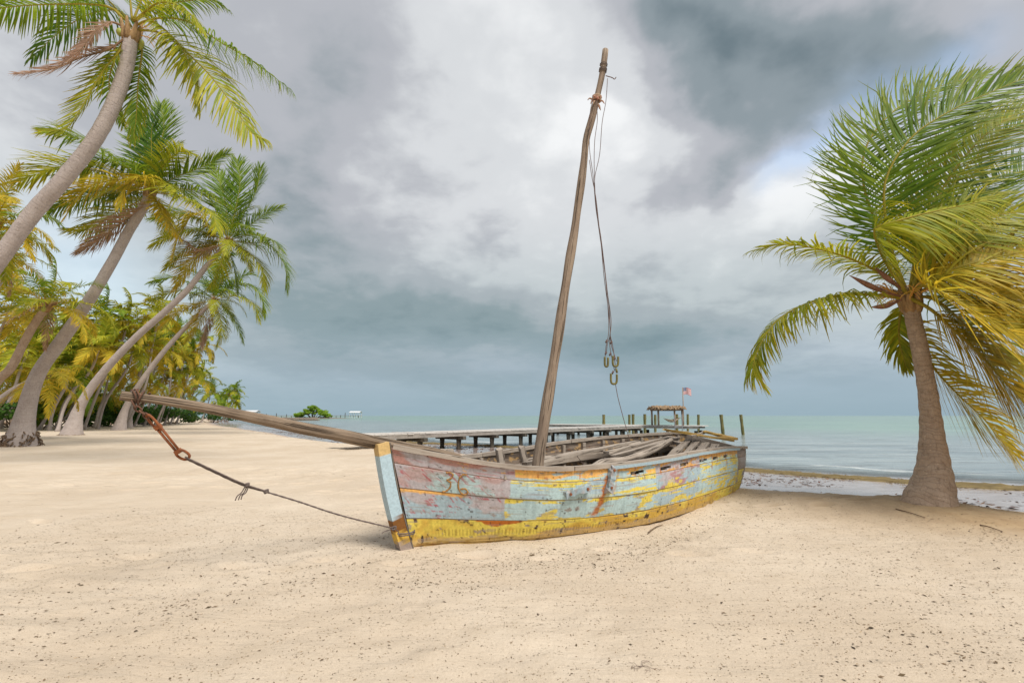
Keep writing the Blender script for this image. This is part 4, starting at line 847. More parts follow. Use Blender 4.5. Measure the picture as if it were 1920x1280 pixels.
# big palm whose trunk leaves the frame at the left edge
Y1 = 10.2
t1, c1 = palm_px([(-60, 560), (0, 484), (60, 402), (120, 335), (175, 265), (213, 195), (238, 120), (246, 62)], Y1, Y1, 'tall palm with long bare arching trunk and a brown dead frond at its crown', .185, .145, .2, crown=1, seed=11, nseg=110, base=(-14.2, Y1, 0))
for j, (pts, dys, ll, tn, tip, up, dr, wd, nl) in enumerate([
 ([(232, 36), (200, 12), (112, 8), (0, 16), (-80, 40)], (0, -.2, -.3), .66, 'green', 'yellow', None, 1.1, (-.05, 0, -.3), 60),
 ([(236, 70), (205, 92), (150, 109), (94, 131), (30, 139)], (-.1, -.3, -.5), .46, 'dead', 'dead', (0, -1, .6), .25, (-.6, 0, .05), 60),
 ([(232, 50), (206, 42), (180, 58), (150, 95), (118, 118)], (-.1, -.5, -.6), .40, 'dead', 'dead', (0, -1, .3), .4, (-.4, 0, .1), 44),
 ([(240, 66), (225, 96), (195, 131), (157, 195), (124, 240), (80, 246)], (0, -.2, -.3), .62, 'lime', 'orange', (-.3, -1, .2), .35, (-.5, 0, .05), 62),
 ([(250, 60), (266, 90), (259, 157), (255, 225), (249, 262)], (.1, .3, .3), .56, 'green', 'orange', (.3, -1, .1), .7, (.0, 0, -.2), 56),
 ([(252, 50), (285, 40), (337, 86), (364, 150), (372, 208)], (0, -.3, -.3), .60, 'lime', 'orange', None, .9, (-.25, 0, -.2), 60),
 ([(254, 56), (300, 62), (340, 90), (394, 142), (442, 206), (470, 248), (498, 262)], (0, -.1, 0), .52, 'lime', 'yellow', (.4, -.8, .5), .7, (-.1, 0, -.2), 66),
 ([(254, 48), (300, 34), (356, 42), (412, 79), (469, 112), (545, 168)], (.1, .2, .2), .46, 'green', 'yellow', None, .9, (-.1, 0, -.25), 66),
 ([(252, 42), (290, 15), (337, 4), (394, 0), (430, 20)], (.2, .5, .7), .5, 'green', 'yellow', None, .8, (0, 0, -.2), 50),
 ([(250, 40), (300, 5), (350, 20), (380, 60)], (-.1, -.6, -.8), .62, 'lime', 'yellow', None, .8, (.1, 0, -.2), 52),
 ([(248, 38), (240, -20), (215, -80), (170, -130)], (.1, .3, .5), .7, 'green', 'yellow', None, .5, (0, 0, 0), 44),
 ([(250, 38), (280, -30), (330, -80), (390, -90)], (.1, .3, .5), .7, 'green', 'yellow', None, .5, (0, 0, 0), 44),
 ([(236, 40), (190, -10), (120, -40), (30, -40)], (.2, .6, .9), .7, 'green', 'yellow', None, .9, (0, 0, -.2), 50),
 ([(244, 60), (215, 110), (205, 170), (230, 235)], (.2, .7, .9), .55, 'green', 'orange', (.3, -.6, .2), .7, (0, 0, -.2), 44),
 ([(246, 50), (220, 20), (160, 30), (100, 70), (60, 110)], (.2, .9, 1.2), .6, 'deep', 'yellow', None, .9, (-.1, 0, -.2), 50)]):
    frond(px_curve(pts, Y1, dys), int(nl * 1.2), ll, .036, tn, tip, up, dr, wd, .15, 1100 + j, t1, .030, .5, 4, name='dead_frond' if tn == 'dead' else 'frond', rel=.24)
def px_palm(pts, label, r0, r1, flare, fr, seed, ll=.62, **kw):
    b = ground(*pts[0]); Y = b[1]; t_, c_ = palm_px(pts, Y, Y, label, r0, r1, flare, crown=1, seed=seed, **kw)
    for j, (p_, dys, tn, tip, dr, wd) in enumerate(fr):
        frond(px_curve([pts[-1]] + p_, Y, dys), 78, ll, .045, tn, tip, (0, -.5, 1) if dr < .2 else None, dr, wd, .2, seed * 100 + j, t_, .030, .5, 3, name='dead_frond' if tn == 'dead' else 'frond', rel=.32)
    return t_, c_, Y
t2, c2, Y2 = px_palm([(37, 836), (48, 775), (72, 700), (120, 632), (172, 555), (212, 488), (243, 430), (272, 384), (281, 362)], 'curved grey palm with dark scarred root foot standing on open sand', .27, .17, .30, [
 ([(277, 311), (268, 262), (256, 221)], (0, .1, .1), 'green', 'green', .1, (-.2, 0, .1)), ([(292, 311), (307, 240), (302, 196)], (0, .2, .3), 'green', 'green', .1, (.2, 0, .1)), ([(284, 300), (285, 240), (300, 205)], (0, -.3, -.4), 'deep', 'green', .1, (-.3, 0, 0)),
 ([(262, 337), (187, 322), (112, 315), (28, 342)], (0, -.2, -.2), 'lime', 'orange', .6, (-.2, 0, 0)), ([(262, 326), (210, 292), (157, 262), (92, 248)], (0, .3, .5), 'green', 'yellow', .4, (-.3, 0, 0)), ([(277, 355), (225, 337), (157, 356), (124, 405)], (0, -.9, -1.4), 'yellow', 'orange', .7, (-.3, 0, -.1)),
 ([(268, 390), (225, 420), (180, 454), (150, 472)], (0, -.2, -.3), 'dead', 'dead', .5, (-.4, 0, 0)), ([(300, 319), (337, 285), (370, 292)], (0, -.4, -.6), 'lime', 'yellow', .5, (-.3, 0, 0)), ([(326, 334), (375, 315), (426, 288)], (0, .2, .4), 'green', 'yellow', .2, (0, 0, .1)),
 ([(292, 362), (337, 368), (394, 397), (407, 431)], (0, -.6, -1), 'lime', 'orange', .6, (-.4, 0, 0)), ([(315, 355), (375, 358), (433, 384)], (0, .3, .5), 'green', 'yellow', .7, (-.2, 0, 0)), ([(290, 372), (311, 412), (337, 446)], (0, -.2, -.2), 'yellow', 'orange', .6, (-.3, 0, 0)),
 ([(262, 362), (169, 367), (92, 396)], (0, .4, .6), 'green', 'yellow', .7, (-.2, 0, 0)), ([(270, 372), (215, 400), (170, 430), (130, 430)], (0, .6, .9), 'lime', 'orange', .7, (-.3, 0, 0)), ([(275, 345), (230, 310), (180, 300), (110, 330)], (0, -.5, -.8), 'green', 'yellow', .7, (-.4, 0, 0)), ([(282, 345), (270, 330), (240, 345), (225, 385)], (0, -1.2, -1.6), 'yellow', 'orange', .8, (0, 0, -.1))], 12)
t3, c3, Y3 = px_palm([(133, 815), (150, 762), (190, 702), (250, 637), (305, 588), (350, 545), (388, 498), (417, 466), (427, 452)], 'slender grey palm leaning far towards the sea, second from the bowsprit tip', .26, .15, .34, [
 ([(425, 400), (415, 350), (395, 310)], (0, .2, .3), 'green', 'green', .1, (-.2, 0, .1)), ([(440, 400), (450, 345), (445, 300)], (0, .2, .3), 'green', 'green', .1, (.1, 0, .1)), ([(455, 405), (480, 360), (488, 315)], (0, -.2, -.3), 'green', 'green', .1, (.2, 0, .1)), ([(410, 405), (385, 360), (360, 340)], (0, -.4, -.6), 'deep', 'green', .2, (-.2, 0, .1)),
 ([(465, 425), (500, 400), (530, 388)], (0, .2, .3), 'green', 'yellow', .3, (.1, 0, 0)), ([(468, 455), (505, 460), (535, 500), (537, 540)], (0, .2, .3), 'green', 'yellow', .5, (0, 0, -.1)), ([(460, 470), (490, 500), (497, 545)], (0, -.2, -.3), 'lime', 'yellow', .6, (-.1, 0, -.1)), ([(470, 440), (510, 450), (530, 470)], (0, -.6, -.8), 'green', 'yellow', .5, (0, 0, 0)),
 ([(390, 420), (340, 400), (290, 410)], (0, .3, .4), 'green', 'yellow', .5, (-.3, 0, 0)), ([(395, 440), (340, 430), (285, 462)], (0, -.4, -.6), 'lime', 'orange', .7, (-.3, 0, 0)), ([(390, 455), (350, 465), (310, 505)], (0, -.2, -.2), 'lime', 'orange', .7, (-.3, 0, 0)), ([(400, 465), (360, 490), (330, 540)], (0, .3, .5), 'yellow', 'orange', .6, (-.3, 0, 0)),
 ([(400, 440), (370, 400), (340, 430), (325, 480)], (0, -1, -1.5), 'yellow', 'orange', .8, (-.2, 0, 0)), ([(408, 462), (378, 470), (352, 455), (330, 440)], (0, -.6, -1), 'dead', 'dead', .6, (-.2, 0, -.2)), ([(420, 470), (410, 510), (390, 540)], (0, -.3, -.4), 'lime', 'orange', .6, (-.1, 0, 0)), ([(430, 470), (440, 510), (445, 550)], (0, .3, .4), 'green', 'yellow', .6, (0, 0, 0))], 13, .72)
t4, c4, Y4 = px_palm([(222, 806), (237, 762), (265, 715), (302, 665), (342, 620), (383, 580), (402, 562)], 'grey palm leaning over the bowsprit tip, behind the slender one', .25, .15, .32, [
 ([(402, 520), (385, 480), (375, 470)], (0, .2, .3), 'green', 'green', .2, (0, 0, .1)), ([(415, 520), (425, 485), (440, 478)], (0, -.2, -.2), 'green', 'green', .2, (0, 0, .1)), ([(435, 535), (470, 535), (492, 560), (494, 590)], (0, .2, .2), 'green', 'yellow', .6, (0, 0, -.1)), ([(440, 555), (475, 570), (485, 600)], (0, -.4, -.5), 'lime', 'yellow', .6, (0, 0, -.1)),
 ([(425, 580), (445, 610), (455, 640)], (0, .2, .3), 'green', 'yellow', .6, (0, 0, -.1)), ([(370, 540), (330, 520), (285, 530)], (0, -.2, -.2), 'green', 'yellow', .5, (-.3, 0, 0)), ([(375, 555), (335, 545), (280, 565)], (0, .3, .4), 'lime', 'orange', .5, (-.3, 0, 0)), ([(375, 570), (340, 580), (300, 615)], (0, -.3, -.4), 'yellow', 'orange', .6, (-.3, 0, 0)), ([(385, 580), (370, 610), (350, 640)], (0, .2, .3), 'yellow', 'orange', .6, (-.2, 0, 0)),
 ([(395, 540), (365, 510), (330, 500)], (0, .5, .7), 'deep', 'green', .4, (-.2, 0, 0)), ([(410, 585), (415, 620), (405, 650)], (0, -.3, -.4), 'lime', 'orange', .6, (-.2, 0, 0)), ([(430, 540), (460, 515), (490, 520)], (0, .5, .7), 'green', 'yellow', .4, (0, 0, 0)), ([(398, 585), (385, 615), (378, 650)], (0, -.2, -.2), 'dead', 'dead', .8, (-.2, 0, 0))], 14, .78)
for tq_, cq_, Lq, nq in ((t2, c2, 2.5, 8), (t3, c3, 3.0, 12), (t4, c4, 3.0, 12)): random_crown(cq_, (.2, 0, 1), nq, Lq, tq_, int(Lq * 10) + nq, nl=56, width=.032, ll=.80, wind=(-.15, .1, 0), dead=0, tones=('green', 'green', 'lime'), low='yellow', elmin=-20)
# root masses at the feet
def root_mass(t_, rad, h, seed):
    b = origin(t_); q = np.random.default_rng(seed); m_ = MB()
    for j in range(150):
        a = q.uniform(0, 6.283); z = h * q.uniform(0, 1) ** 1.5; r_ = rad * (1 - .42 * z / h); p = b + np.array([math.cos(a) * r_, math.sin(a) * r_, z - .02]); d_ = np.array([math.cos(a) * .35 - math.sin(a) * q.normal(0, .8), math.sin(a) * .35 + math.cos(a) * q.normal(0, .8), -1 * q.uniform(.3, 1)]); d_ = nrmz(d_) * h * .32
        m_.tube([p, p + d_ * .5 + np.array([math.cos(a), math.sin(a), 0]) * .03, p + d_], [.028, .024, .012], 5)
    m_.build('root_mass', 'bark_dark', t_, True)
root_mass(t2, .60, .60, 1); root_mass(t3, .62, .16, 2)
# further palms: px trunk, label, crown fronds
LEAN = 'palms of the grove behind'
FARP = [
 ([(262, 796), (264, 745), (290, 692), (315, 652), (327, 632)], 'stout grey palm close behind the bowsprit tip with a short orange-tinged crown', .23, .14, 15, 2.7),
 ([(274, 796), (280, 752), (297, 722), (330, 697), (352, 665), (374, 646)], 'thin pale palm bending sharply in an S over the bowsprit', .16, .11, 16, 2.6),
 ([(305, 789), (316, 768), (332, 745), (352, 712), (366, 690)], 'dark-trunked palm with a hanging dead skirt beyond the bowsprit', .22, .16, 16, 3.2),
 ([(322, 788), (333, 760), (352, 730), (374, 706)], 'small leaning palm at the seaward end of the grove', .2, .14, 14, 3.0),
 ([(163, 790), (178, 770), (188, 742), (191, 705), (205, 668)], 'thin palm with a swollen slanting foot between the two big grey trunks', .17, .10, 15, 2.7),
 ([(65, 788), (66, 745), (72, 705), (95, 650)], 'narrow grey palm directly behind the scarred trunk', .18, .12, 16, 2.8),
 ([(118, 786), (110, 765), (116, 735), (122, 700), (150, 655)], 'palm of the crossed thin pair at the hedge, bowing left then right', .14, .10, 14, 2.9),
 ([(186, 784), (176, 755), (170, 725), (160, 690)], 'spindly palm leaning landwards in front of the hedge', .13, .09, 13, 2.7),
 ([(196, 785), (200, 750), (203, 715), (225, 670)], 'spindly upright palm in front of the hedge, beside the leaning one', .13, .09, 13, 2.7),
 ([(240, 802), (245, 770), (255, 735), (262, 700), (280, 650)], 'upright grey palm half hidden behind the bowsprit tip', .22, .13, 15, 2.8),
 ([(12, 788), (6, 770), (2, 750), (20, 700), (30, 655)], 'small palm with a pale foot against the dark hedge at the landward side', .16, .11, 15, 2.9)]
for j, (pts, lb, r0, r1, n, Lf) in enumerate(FARP):
    b = ground(*pts[0]); kk = b[1] / 22; palm_px(pts, b[1], b[1], lb, r0, r1, r0 * 1.1, None, seed=30 + j, n=n, Lf=min(Lf * max(kk, 1) ** .35, 3.6), group=None, nl=34, width=.085, ll=.85, wind=(-.45, -.1, 0), dead=1, nseg=40, tones=('green', 'lime', 'yellow', 'yellow') if j % 2 else ('green', 'green', 'lime', 'yellow'))
Yd = 17.5
palm_px([(-14, 726), (20, 690), (45, 642), (68, 602), (90, 572)], Yd, Yd, 'brown-trunked palm leaning in from the landward side with a ragged yellow skirt', .17, .12, .12, None, seed=50, n=18, Lf=2.3, bark_='bark_brown', base=(-19.8, Yd, .1), nl=44, wind=(-.5, -.1, 0), dead=2, low='orange')
Yd = 24; palm_px([(-40, 780), (10, 742), (35, 726), (80, 705)], Yd, Yd, 'low palm with an almost lying trunk behind the scarred trunk', .2, .14, .1, None, seed=51, n=14, Lf=2.6, base=(-27, Yd, .1), nl=34, width=.05, wind=(-.4, 0, 0), low='orange', tones=('lime', 'yellow', 'yellow'))
Yd = 14; palm_px([(-60, 640), (-50, 560), (-30, 480), (-12, 420)], Yd, Yd, 'palm with only its crown reaching past the tall arching trunk', .17, .12, .2, None, seed=52, n=15, Lf=2.1, base=(-15.5, Yd, .1), nl=44, wind=(-.2, 0, 0))
Yd = 20; palm_px([(-70, 700), (-30, 600), (0, 520), (14, 480)], Yd, Yd, 'bright green palm low beside the tall arching trunk', .17, .12, .2, None, seed=53, n=15, Lf=2.3, base=(-23.5, Yd, .1), nl=40, wind=(-.3, 0, 0), tones=('green', 'lime', 'yellow'))
# crowns filling the grove in the distance
GR = [(55, 655, 34), (20, 650, 42), (105, 650, 40), (150, 640, 44), (185, 655, 36), (215, 640, 46), (250, 655, 42), (285, 640, 50), (130, 690, 36), (60, 700, 38), (225, 690, 46), (175, 700, 50), (300, 655, 54), (330, 665, 60), (355, 690, 66), (375, 712, 74), (320, 715, 60), (395, 735, 90), (240, 605, 40), (300, 590, 46), (190, 600, 38), (20, 575, 34), (130, 615, 44), (330, 620, 56), (165, 670, 40), (310, 690, 58), (85, 665, 44), (350, 655, 64), (40, 735, 40), (150, 735, 46), (205, 740, 54), (270, 720, 52), (345, 740, 70), (20, 690, 46), (110, 725, 48)]
KIND = ['yellow-green palm in the thick of the grove', 'orange-tinged palm in the thick of the grove', 'dark green palm in the thick of the grove']
for j, (x, y, Yd) in enumerate(GR):
    q = np.random.default_rng(600 + j); top = atY(x, y, Yd); hgt_ = top[2]; b = np.array([top[0] - hgt_ * q.uniform(.15, .45), Yd + q.uniform(-1, 1), 0]); b[2] = gz(b[0], b[1]); kd = j % 3
    t_ = thing('palm_tree', b, KIND[kd], 'palm tree', LEAN + ', ' + ['yellow-green', 'orange-tinged', 'dark green'][kd]); P = [b - np.array([0, 0, .1]), b + (top - b) * .4 + np.array([q.uniform(-.5, .7), 0, -.3]), b + (top - b) * .75 + np.array([.15, 0, -.1]), top]; trunk(P, .11, .08, .09, t_, 'bark_grey', 24, 9, j)
    random_crown(top, nrmz(top - P[2]), 16, 3.4, t_, 600 + j, nl=30, width=.10, ll=1.0, wind=(-.5, -.1, 0), dead=1 if j % 3 == 0 else 0, tones=[('lime', 'lime', 'yellow'), ('lime', 'lime', 'yellow'), ('green', 'green', 'lime')][kd], low=['yellow', 'orange', 'yellow'][kd], kseg=3)
for j, (x, y, Yd, xb) in enumerate([(441, 731, 118, 424), (443, 752, 116, 426), (426, 738, 120, 421), (412, 752, 112, 408), (418, 765, 108, 414)]):
    top = atY(x, y, Yd); b = atY(xb, 777, Yd); b[2] = gz(b[0], b[1]); t_ = thing('palm_tree', b, 'far palm of the thin cluster at the point beyond the grove', 'palm tree', 'palms at the far point'); trunk([b - np.array([0, 0, .2]), (b + top) / 2 + np.array([.5, 0, -.4]), top], .16, .12, .1, t_, 'bark_grey', 14, 7, j)
    random_crown(top, (0, 0, 1), 12, 2.7, t_, 700 + j, nl=16, width=.2, ll=1.1, wind=(0, 0, 0), dead=0, tones=('green', 'green', 'lime'), kseg=2)

# ------------------------------------------------------------------ shrubs
def leafcloud(blobs, n, size, seed, c1, c2, flat=.4):
    q = np.random.default_rng(seed); w = np.array([b[3] * b[4] * b[5] for b in blobs]); w = w / w.sum(); Vs = []; Ks = []
    which = q.choice(len(blobs), n, p=w); B_ = np.array(blobs)[which]; d = q.normal(0, 1, (n, 3)); d /= np.linalg.norm(d, axis=1)[:, None]; r = q.uniform(.45, 1.05, n) ** .6; p = B_[:, :3] + d * r[:, None] * B_[:, 3:6]
    nn = d + q.normal(0, .7, (n, 3)); nn[:, 2] += .5; nn /= np.linalg.norm(nn, axis=1)[:, None]; a = np.cross(nn, q.normal(0, 1, (n, 3))); a /= np.linalg.norm(a, axis=1)[:, None]; b = np.cross(nn, a); s_ = (size * q.uniform(.6, 1.3, n))[:, None]
    V = np.stack([p - a * s_, p + b * s_ * .5, p + a * s_, p - b * s_ * .5], 1).reshape(-1, 3); Fc = np.arange(4 * n).reshape(n, 4); mixk = q.uniform(0, 1, n)[:, None]; tone_b = q.uniform(.75, 1.2, len(blobs))[which][:, None]
    K = ((np.array(c1) * (1 - mixk) + np.array(c2) * mixk) * tone_b).repeat(4, 0); return V, Fc, K
def shrub(name, base, w, h, label, seed, n, size, c1, c2, group=None, nb=9, cat_='shrub', depth=None):
    q = np.random.default_rng(seed); t_ = thing(name, base, label, cat_, group); bl = []; m_ = MB(); depth = depth or w * .7
    for j in range(nb):
        x = q.uniform(-.42, .42) * w; z = h * q.uniform(.25, .80) * (1 - .9 * (abs(x) / w) ** 1.3); bl.append((base[0] + x, base[1] + q.uniform(-.35, .35) * depth, base[2] + z, w * q.uniform(.13, .24), depth * q.uniform(.15, .28), h * q.uniform(.14, .24)))
        e = np.array(bl[-1][:3]); b0 = np.asarray(base) + np.array([x * .25, 0, -.1]); m_.tube(cat([b0, (b0 + e) / 2 + np.array([x * .1, 0, h * .08]), e], 7), np.linspace(.05, .015, 7) * h / 2.5, 6)
    m_.build('branches', 'bark_dark', t_, True); V, Fc, K = leafcloud(bl, n, size, seed, c1, c2); mk('foliage', V, Fc, 'leaf', t_, K); return t_
for j, (x, Yd, w, h) in enumerate([(-30, 34, 5, 2.6), (30, 44, 6, 3.0), (75, 40, 3.2, 2.6), (110, 50, 6.5, 3.2), (160, 52, 6, 2.8), (205, 54, 6, 3.0), (240, 58, 6, 3.2), (285, 64, 6.5, 3.0), (325, 72, 7, 3.0), (362, 84, 8, 3.2), (395, 98, 9, 3.2), (-5, 56, 9, 4.2), (140, 66, 9, 4.5), (60, 60, 9, 4.6), (215, 72, 10, 5.0), (290, 84, 10, 5)]):
    p = atY(x, 785, Yd); p[2] = gz(p[0], p[1]); dk = j not in (2,)
    shrub('hedge_shrub', p, w, h, 'glossy dark green shrub of the hedge behind the palms' if dk else 'bright green bushy shrub beside the scarred palm trunk', 800 + j, 1500, .20, (.030, .082, .018) if dk else (.10, .19, .02), (.09, .18, .03) if dk else (.26, .33, .03), 'shrubs of the hedge behind the palms' if dk else None)
# ------------------------------------------------------------------ islet with mangrove
YI = 260.
pI = atY(588, 783, YI); V = []; Fc = []; nr_ = 40
for r_ in np.linspace(0, 1, 9):
    for a in np.linspace(0, 2 * math.pi, nr_, endpoint=False):
        k_ = 1 + .25 * math.sin(3 * a + 1) + .15 * math.sin(7 * a); V.append((pI[0] - 3 + math.cos(a) * 19 * r_ * k_, YI + math.sin(a) * 9 * r_ * k_, SEA - .25 + .95 * (1 - r_ ** 2) + .35 * (vnoise(a * 4, r_ * 6, 3) - .5)))
for i in range(8):
    for j in range(nr_): Fc.append([i * nr_ + j, i * nr_ + (j + 1) % nr_, (i + 1) * nr_ + (j + 1) % nr_, (i + 1) * nr_ + j])
tag(mk('islet', V, Fc, 'rock', smooth=False), kind='structure')
bm_ = np.array([pI[0], YI, SEA + .5]); man = thing('mangrove_tree', bm_, 'round bright green mangrove tree alone on a low islet', 'tree'); q = np.random.default_rng(5); bl = []; m_ = MB()
for j in range(46):
    a = q.uniform(-1, 1); x = a * 8.6; top_ = 6.6 * (1 - abs(a + .08) ** 1.7) * q.uniform(.72, 1.05) + 1.0; z = top_ * q.uniform(.35, .92); bl.append((bm_[0] + x, YI + q.uniform(-3.5, 3.5), bm_[2] + z, q.uniform(1.0, 1.9), q.uniform(1.1, 1.9), q.uniform(.55, 1.0)))
    if j < 16: e = np.array(bl[-1][:3]); b0 = bm_ + np.array([x * .35, 0, -.4]); m_.tube(cat([b0, (b0 + e) / 2 + np.array([x * .1, 0, 0]), e], 7), np.linspace(.22, .06, 7), 6)
m_.build('trunk', 'bark_dark', man, True); V, Fc, K = leafcloud(bl, 9000, .34, 6, (.15, .30, .035), (.36, .50, .055)); mk('crown', V, Fc, 'leaf', man, K)
for j, (x, y, w) in enumerate([(545, 786, 4), (556, 787, 3), (573, 788, 4.5), (535, 785, 3), (612, 784, 3)]):
    p = atZ(x, y, SEA); m_ = MB(); th = np.linspace(0, math.pi, 6); m_.tube(p + np.stack([-np.cos(th) * w, 0 * th, 0 * th + .1], 1), np.maximum(np.sin(th), .1) * (.7 + .2 * vnoise(th * 3, th, j)), 7); tag(m_.build('rock', 'rock', None, loc=p), 'low weedy rock awash in front of the mangrove islet', 'rock', 'rocks off the islet')

# ------------------------------------------------------------------ jetty
DK = .52; JA = np.array([-10.3, 25.6]); JB = np.array([11.8, 43.0])
def xyZ(px, py, z): return atZ(px, py, z)[:2]
JA = xyZ(640, 814.5, DK); J1 = xyZ(900, 805, DK); JB = xyZ(1205, 796.2, DK)
jet = thing('jetty', (*((JA + JB) / 2), SEA), 'long grey timber jetty on dark piles running out over shallow water', 'jetty')
m_ = MB(); wJ = 1.5
def deck_run(a, b, w, par, step=.30):
    d = nrmz(b - a); n_ = np.array([-d[1], d[0]]); L_ = np.linalg.norm(b - a); k_ = 0; m_ = MB(); q = np.random.default_rng(int(L_ * 10))
    while k_ * step < L_:
        c_ = a + d * (k_ + .5) * step; m_.box((*c_, DK - .025 + q.normal(0, .004)), (*d, 0), (*n_, 0), (0, 0, 1), step - .02, w + q.normal(0, .02), .05); k_ += 1
    tag(m_.build('deck_planks', 'jetty_deck', par), kind='stuff')
    for e in (-1, 1):
        aa, bb = a + n_ * e * (w / 2 - .06), b + n_ * e * (w / 2 - .06); V, Fc, U = beam((*aa, DK - .127), (*bb, DK - .127), .08, .15); mk('edge_beam', V, Fc, 'jetty_fascia', par, uv=U)
def bent(c_, d, w, par, zg=None, cap=True):
    n_ = np.array([-d[1], d[0]])
    if cap: V, Fc, U = beam((*(c_ - n_ * (w / 2 + .15)), DK - .278), (*(c_ + n_ * (w / 2 + .15)), DK - .278), .20, .15); mk('cap_beam', V, Fc, 'jetty_dark', par)
    for e in (-1, 1):
        p = c_ + n_ * e * w * .36; zb = gz(*p) - .2; P = np.array([(*p, z) for z in np.linspace(zb, DK - .35, 5)]); mk('pile', *tube(P, .105 * (1 + .1 * np.sin(np.arange(5) * 2.)), 9)[:2], 'jetty_dark', par, smooth=True)
d = nrmz(JB - JA); deck_run(JA, JB, wJ, jet); L_ = np.linalg.norm(JB - JA); k_ = 3.2
while k_ < L_ - .8: bent(JA + d * k_, d, wJ, jet); k_ += 2.15
HA, HB = xyZ(1032, 795.2, DK), xyZ(1316, 797.5, DK); HA = HA + np.array([0, 1.6]); hd = nrmz(HB - HA)
head = jet; deck_run(HA, HB, 2.2, head); L2 = np.linalg.norm(HB - HA); k_ = .4
while k_ < L2: bent(HA + hd * k_, hd, 2.2, head, cap=False); k_ += 1.9
# ladder at the end
n_ = np.array([-hd[1], hd[0]]); lc = HB - hd * 1.3 - n_ * 1.2; lad = thing('swim_ladder', (*lc, SEA), 'small swim ladder hooked on the end of the jetty head', 'ladder')
for e in (-1, 1): mk('rail', *tube([(*(lc + hd * e * .25), SEA - .3), (*(lc + hd * e * .25), DK + .75)], .03, 6)[:2], 'steel', lad)
for z in (-.1, .15, .4): mk('rung', *tube([(*(lc - hd * .25), z), (*(lc + hd * .25), z)], .025, 6)[:2], 'steel', lad)
# mooring posts
PO = [(1132, 777, 815, 'pale-topped mooring post beyond the middle of the jetty'), (1180, 777, 810, 'grey-brown mooring post, left one of the close pair at the jetty'), (1187, 776, 813, 'ochre mooring post, right one of the close pair at the jetty'), (1209, 776, 814, 'mossy mooring post between the close pair and the thatched shelter'), (1228.5, 777, 809, 'thin mooring post behind the thatched shelter'), (1269, 776, 816, 'thick algae-green post in front of the thatched shelter'), (1289.5, 776, 808, 'post at the foot of the flag end of the shelter'), (1309.5, 777, 811, 'post at the outer corner of the jetty head'), (1352, 777, 819, 'green weedy post standing free, nearer of the two off the jetty'), (1389, 777, 815, 'green weedy post standing free, outermost off the jetty')]
for j, (x, yt, yb, lb) in enumerate(PO):
    b = atZ(x + (5 if j >= 8 else 0), yb, SEA); tpz = atY(x, yt, b[1]); P = np.linspace(b - np.array([0, 0, .5]), tpz, 7); tag(mk('mooring_post', *tube(P, .115 * (1 + .08 * np.sin(np.arange(7) * 2.1 + j)), 9)[:2], 'algae_post', None, smooth=False, loc=b), lb, 'post', 'mooring posts round the jetty')
# thatched shelter
hc = xyZ(1251, 797, DK); hc = np.array([atY(1251, 797, np.interp(hc[1], [0, 100], [0, 100]))[0], hc[1]]); HY = hc[1]; sc_ = HY / F
hut = thing('thatched_shelter', (*hc, DK), 'small open shelter with a flat palm-thatched roof on the jetty head', 'shelter')
hw = 22 * sc_; hh = 28 * sc_
for ex in (-1, 1):
    for ey in (-.8, .8): mk('post', *tube([(hc[0] + ex * hw, HY + ey, DK - .01), (hc[0] + ex * hw * .98, HY + ey, DK + hh)], .07, 8)[:2], 'timber_brown', hut, smooth=True)
for ey in (-.8, .8): mk('roof_beam', *beam((hc[0] - hw * 1.1, HY + ey, DK + hh), (hc[0] + hw * 1.1, HY + ey, DK + hh), .10, .12)[:2], 'timber_brown', hut)
m_ = MB(); q = np.random.default_rng(3)
for j in range(420):
    u, v = q.uniform(-1.18, 1.18), q.uniform(-1.25, 1.25); z = DK + hh + .08 + .10 * (1 - abs(v) / 1.3) + q.uniform(0, .05); dn = nrmz((q.normal(0, .3), math.copysign(.8, v) + q.normal(0, .2), -.35)); c_ = np.array([hc[0] + u * hw, HY + v, z]); m_.box(c_, dn, np.cross(dn, (0, 0, 1)), np.cross(np.cross(dn, (0, 0, 1)), dn), .42, .08, .025)
m_.box((hc[0], HY, DK + hh + .13), (1, 0, 0), (0, 1, 0), (0, 0, 1), hw * 2.3, 2.3, .10); m_.build('thatch_roof', 'thatch', hut)
hm = cat([(hc[0] - hw * .55, HY - .7, DK + hh * .45), (hc[0] - hw * .1, HY - .7, DK + .25), (hc[0] + hw * .35, HY - .7, DK + .25), (hc[0] + hw * .9, HY - .7, DK + hh * .5)], 16); V = []; Fc = []
for i, p in enumerate(hm):
    wv = .38 * math.sin(math.pi * i / 15) + .02
    for e in (-1, -.5, 0, .5, 1): V.append(p + np.array([0, e * wv, abs(e) ** 2 * .18 * math.sin(math.pi * i / 15)]))
Fc = [[i * 5 + j, i * 5 + j + 1, i * 5 + j + 6, i * 5 + j + 5] for i in range(15) for j in range(4)]; o = mk('hammock', V, Fc, 'hammock_net', None, loc=hm[8]); o.modifiers.new('thick', 'SOLIDIFY').thickness = .02; tag(o, 'pale net hammock slung between the shelter posts', 'hammock')
fy = HY + .95; fb = atY(1282, 797, fy); ft = atY(1280, 726, fy); fb[2] = DK - .3; fp = thing('flagpole', fb, 'thin flagpole flying an American flag beside the thatched shelter', 'flagpole')
mk('pole', *tube([fb, ft], .035, 7)[:2], 'timber_brown', fp, smooth=True)
nx, ny = 58, 40; fw, fh = 15.5 * fy / F, 12.5 * fy / F; V = []; K = []
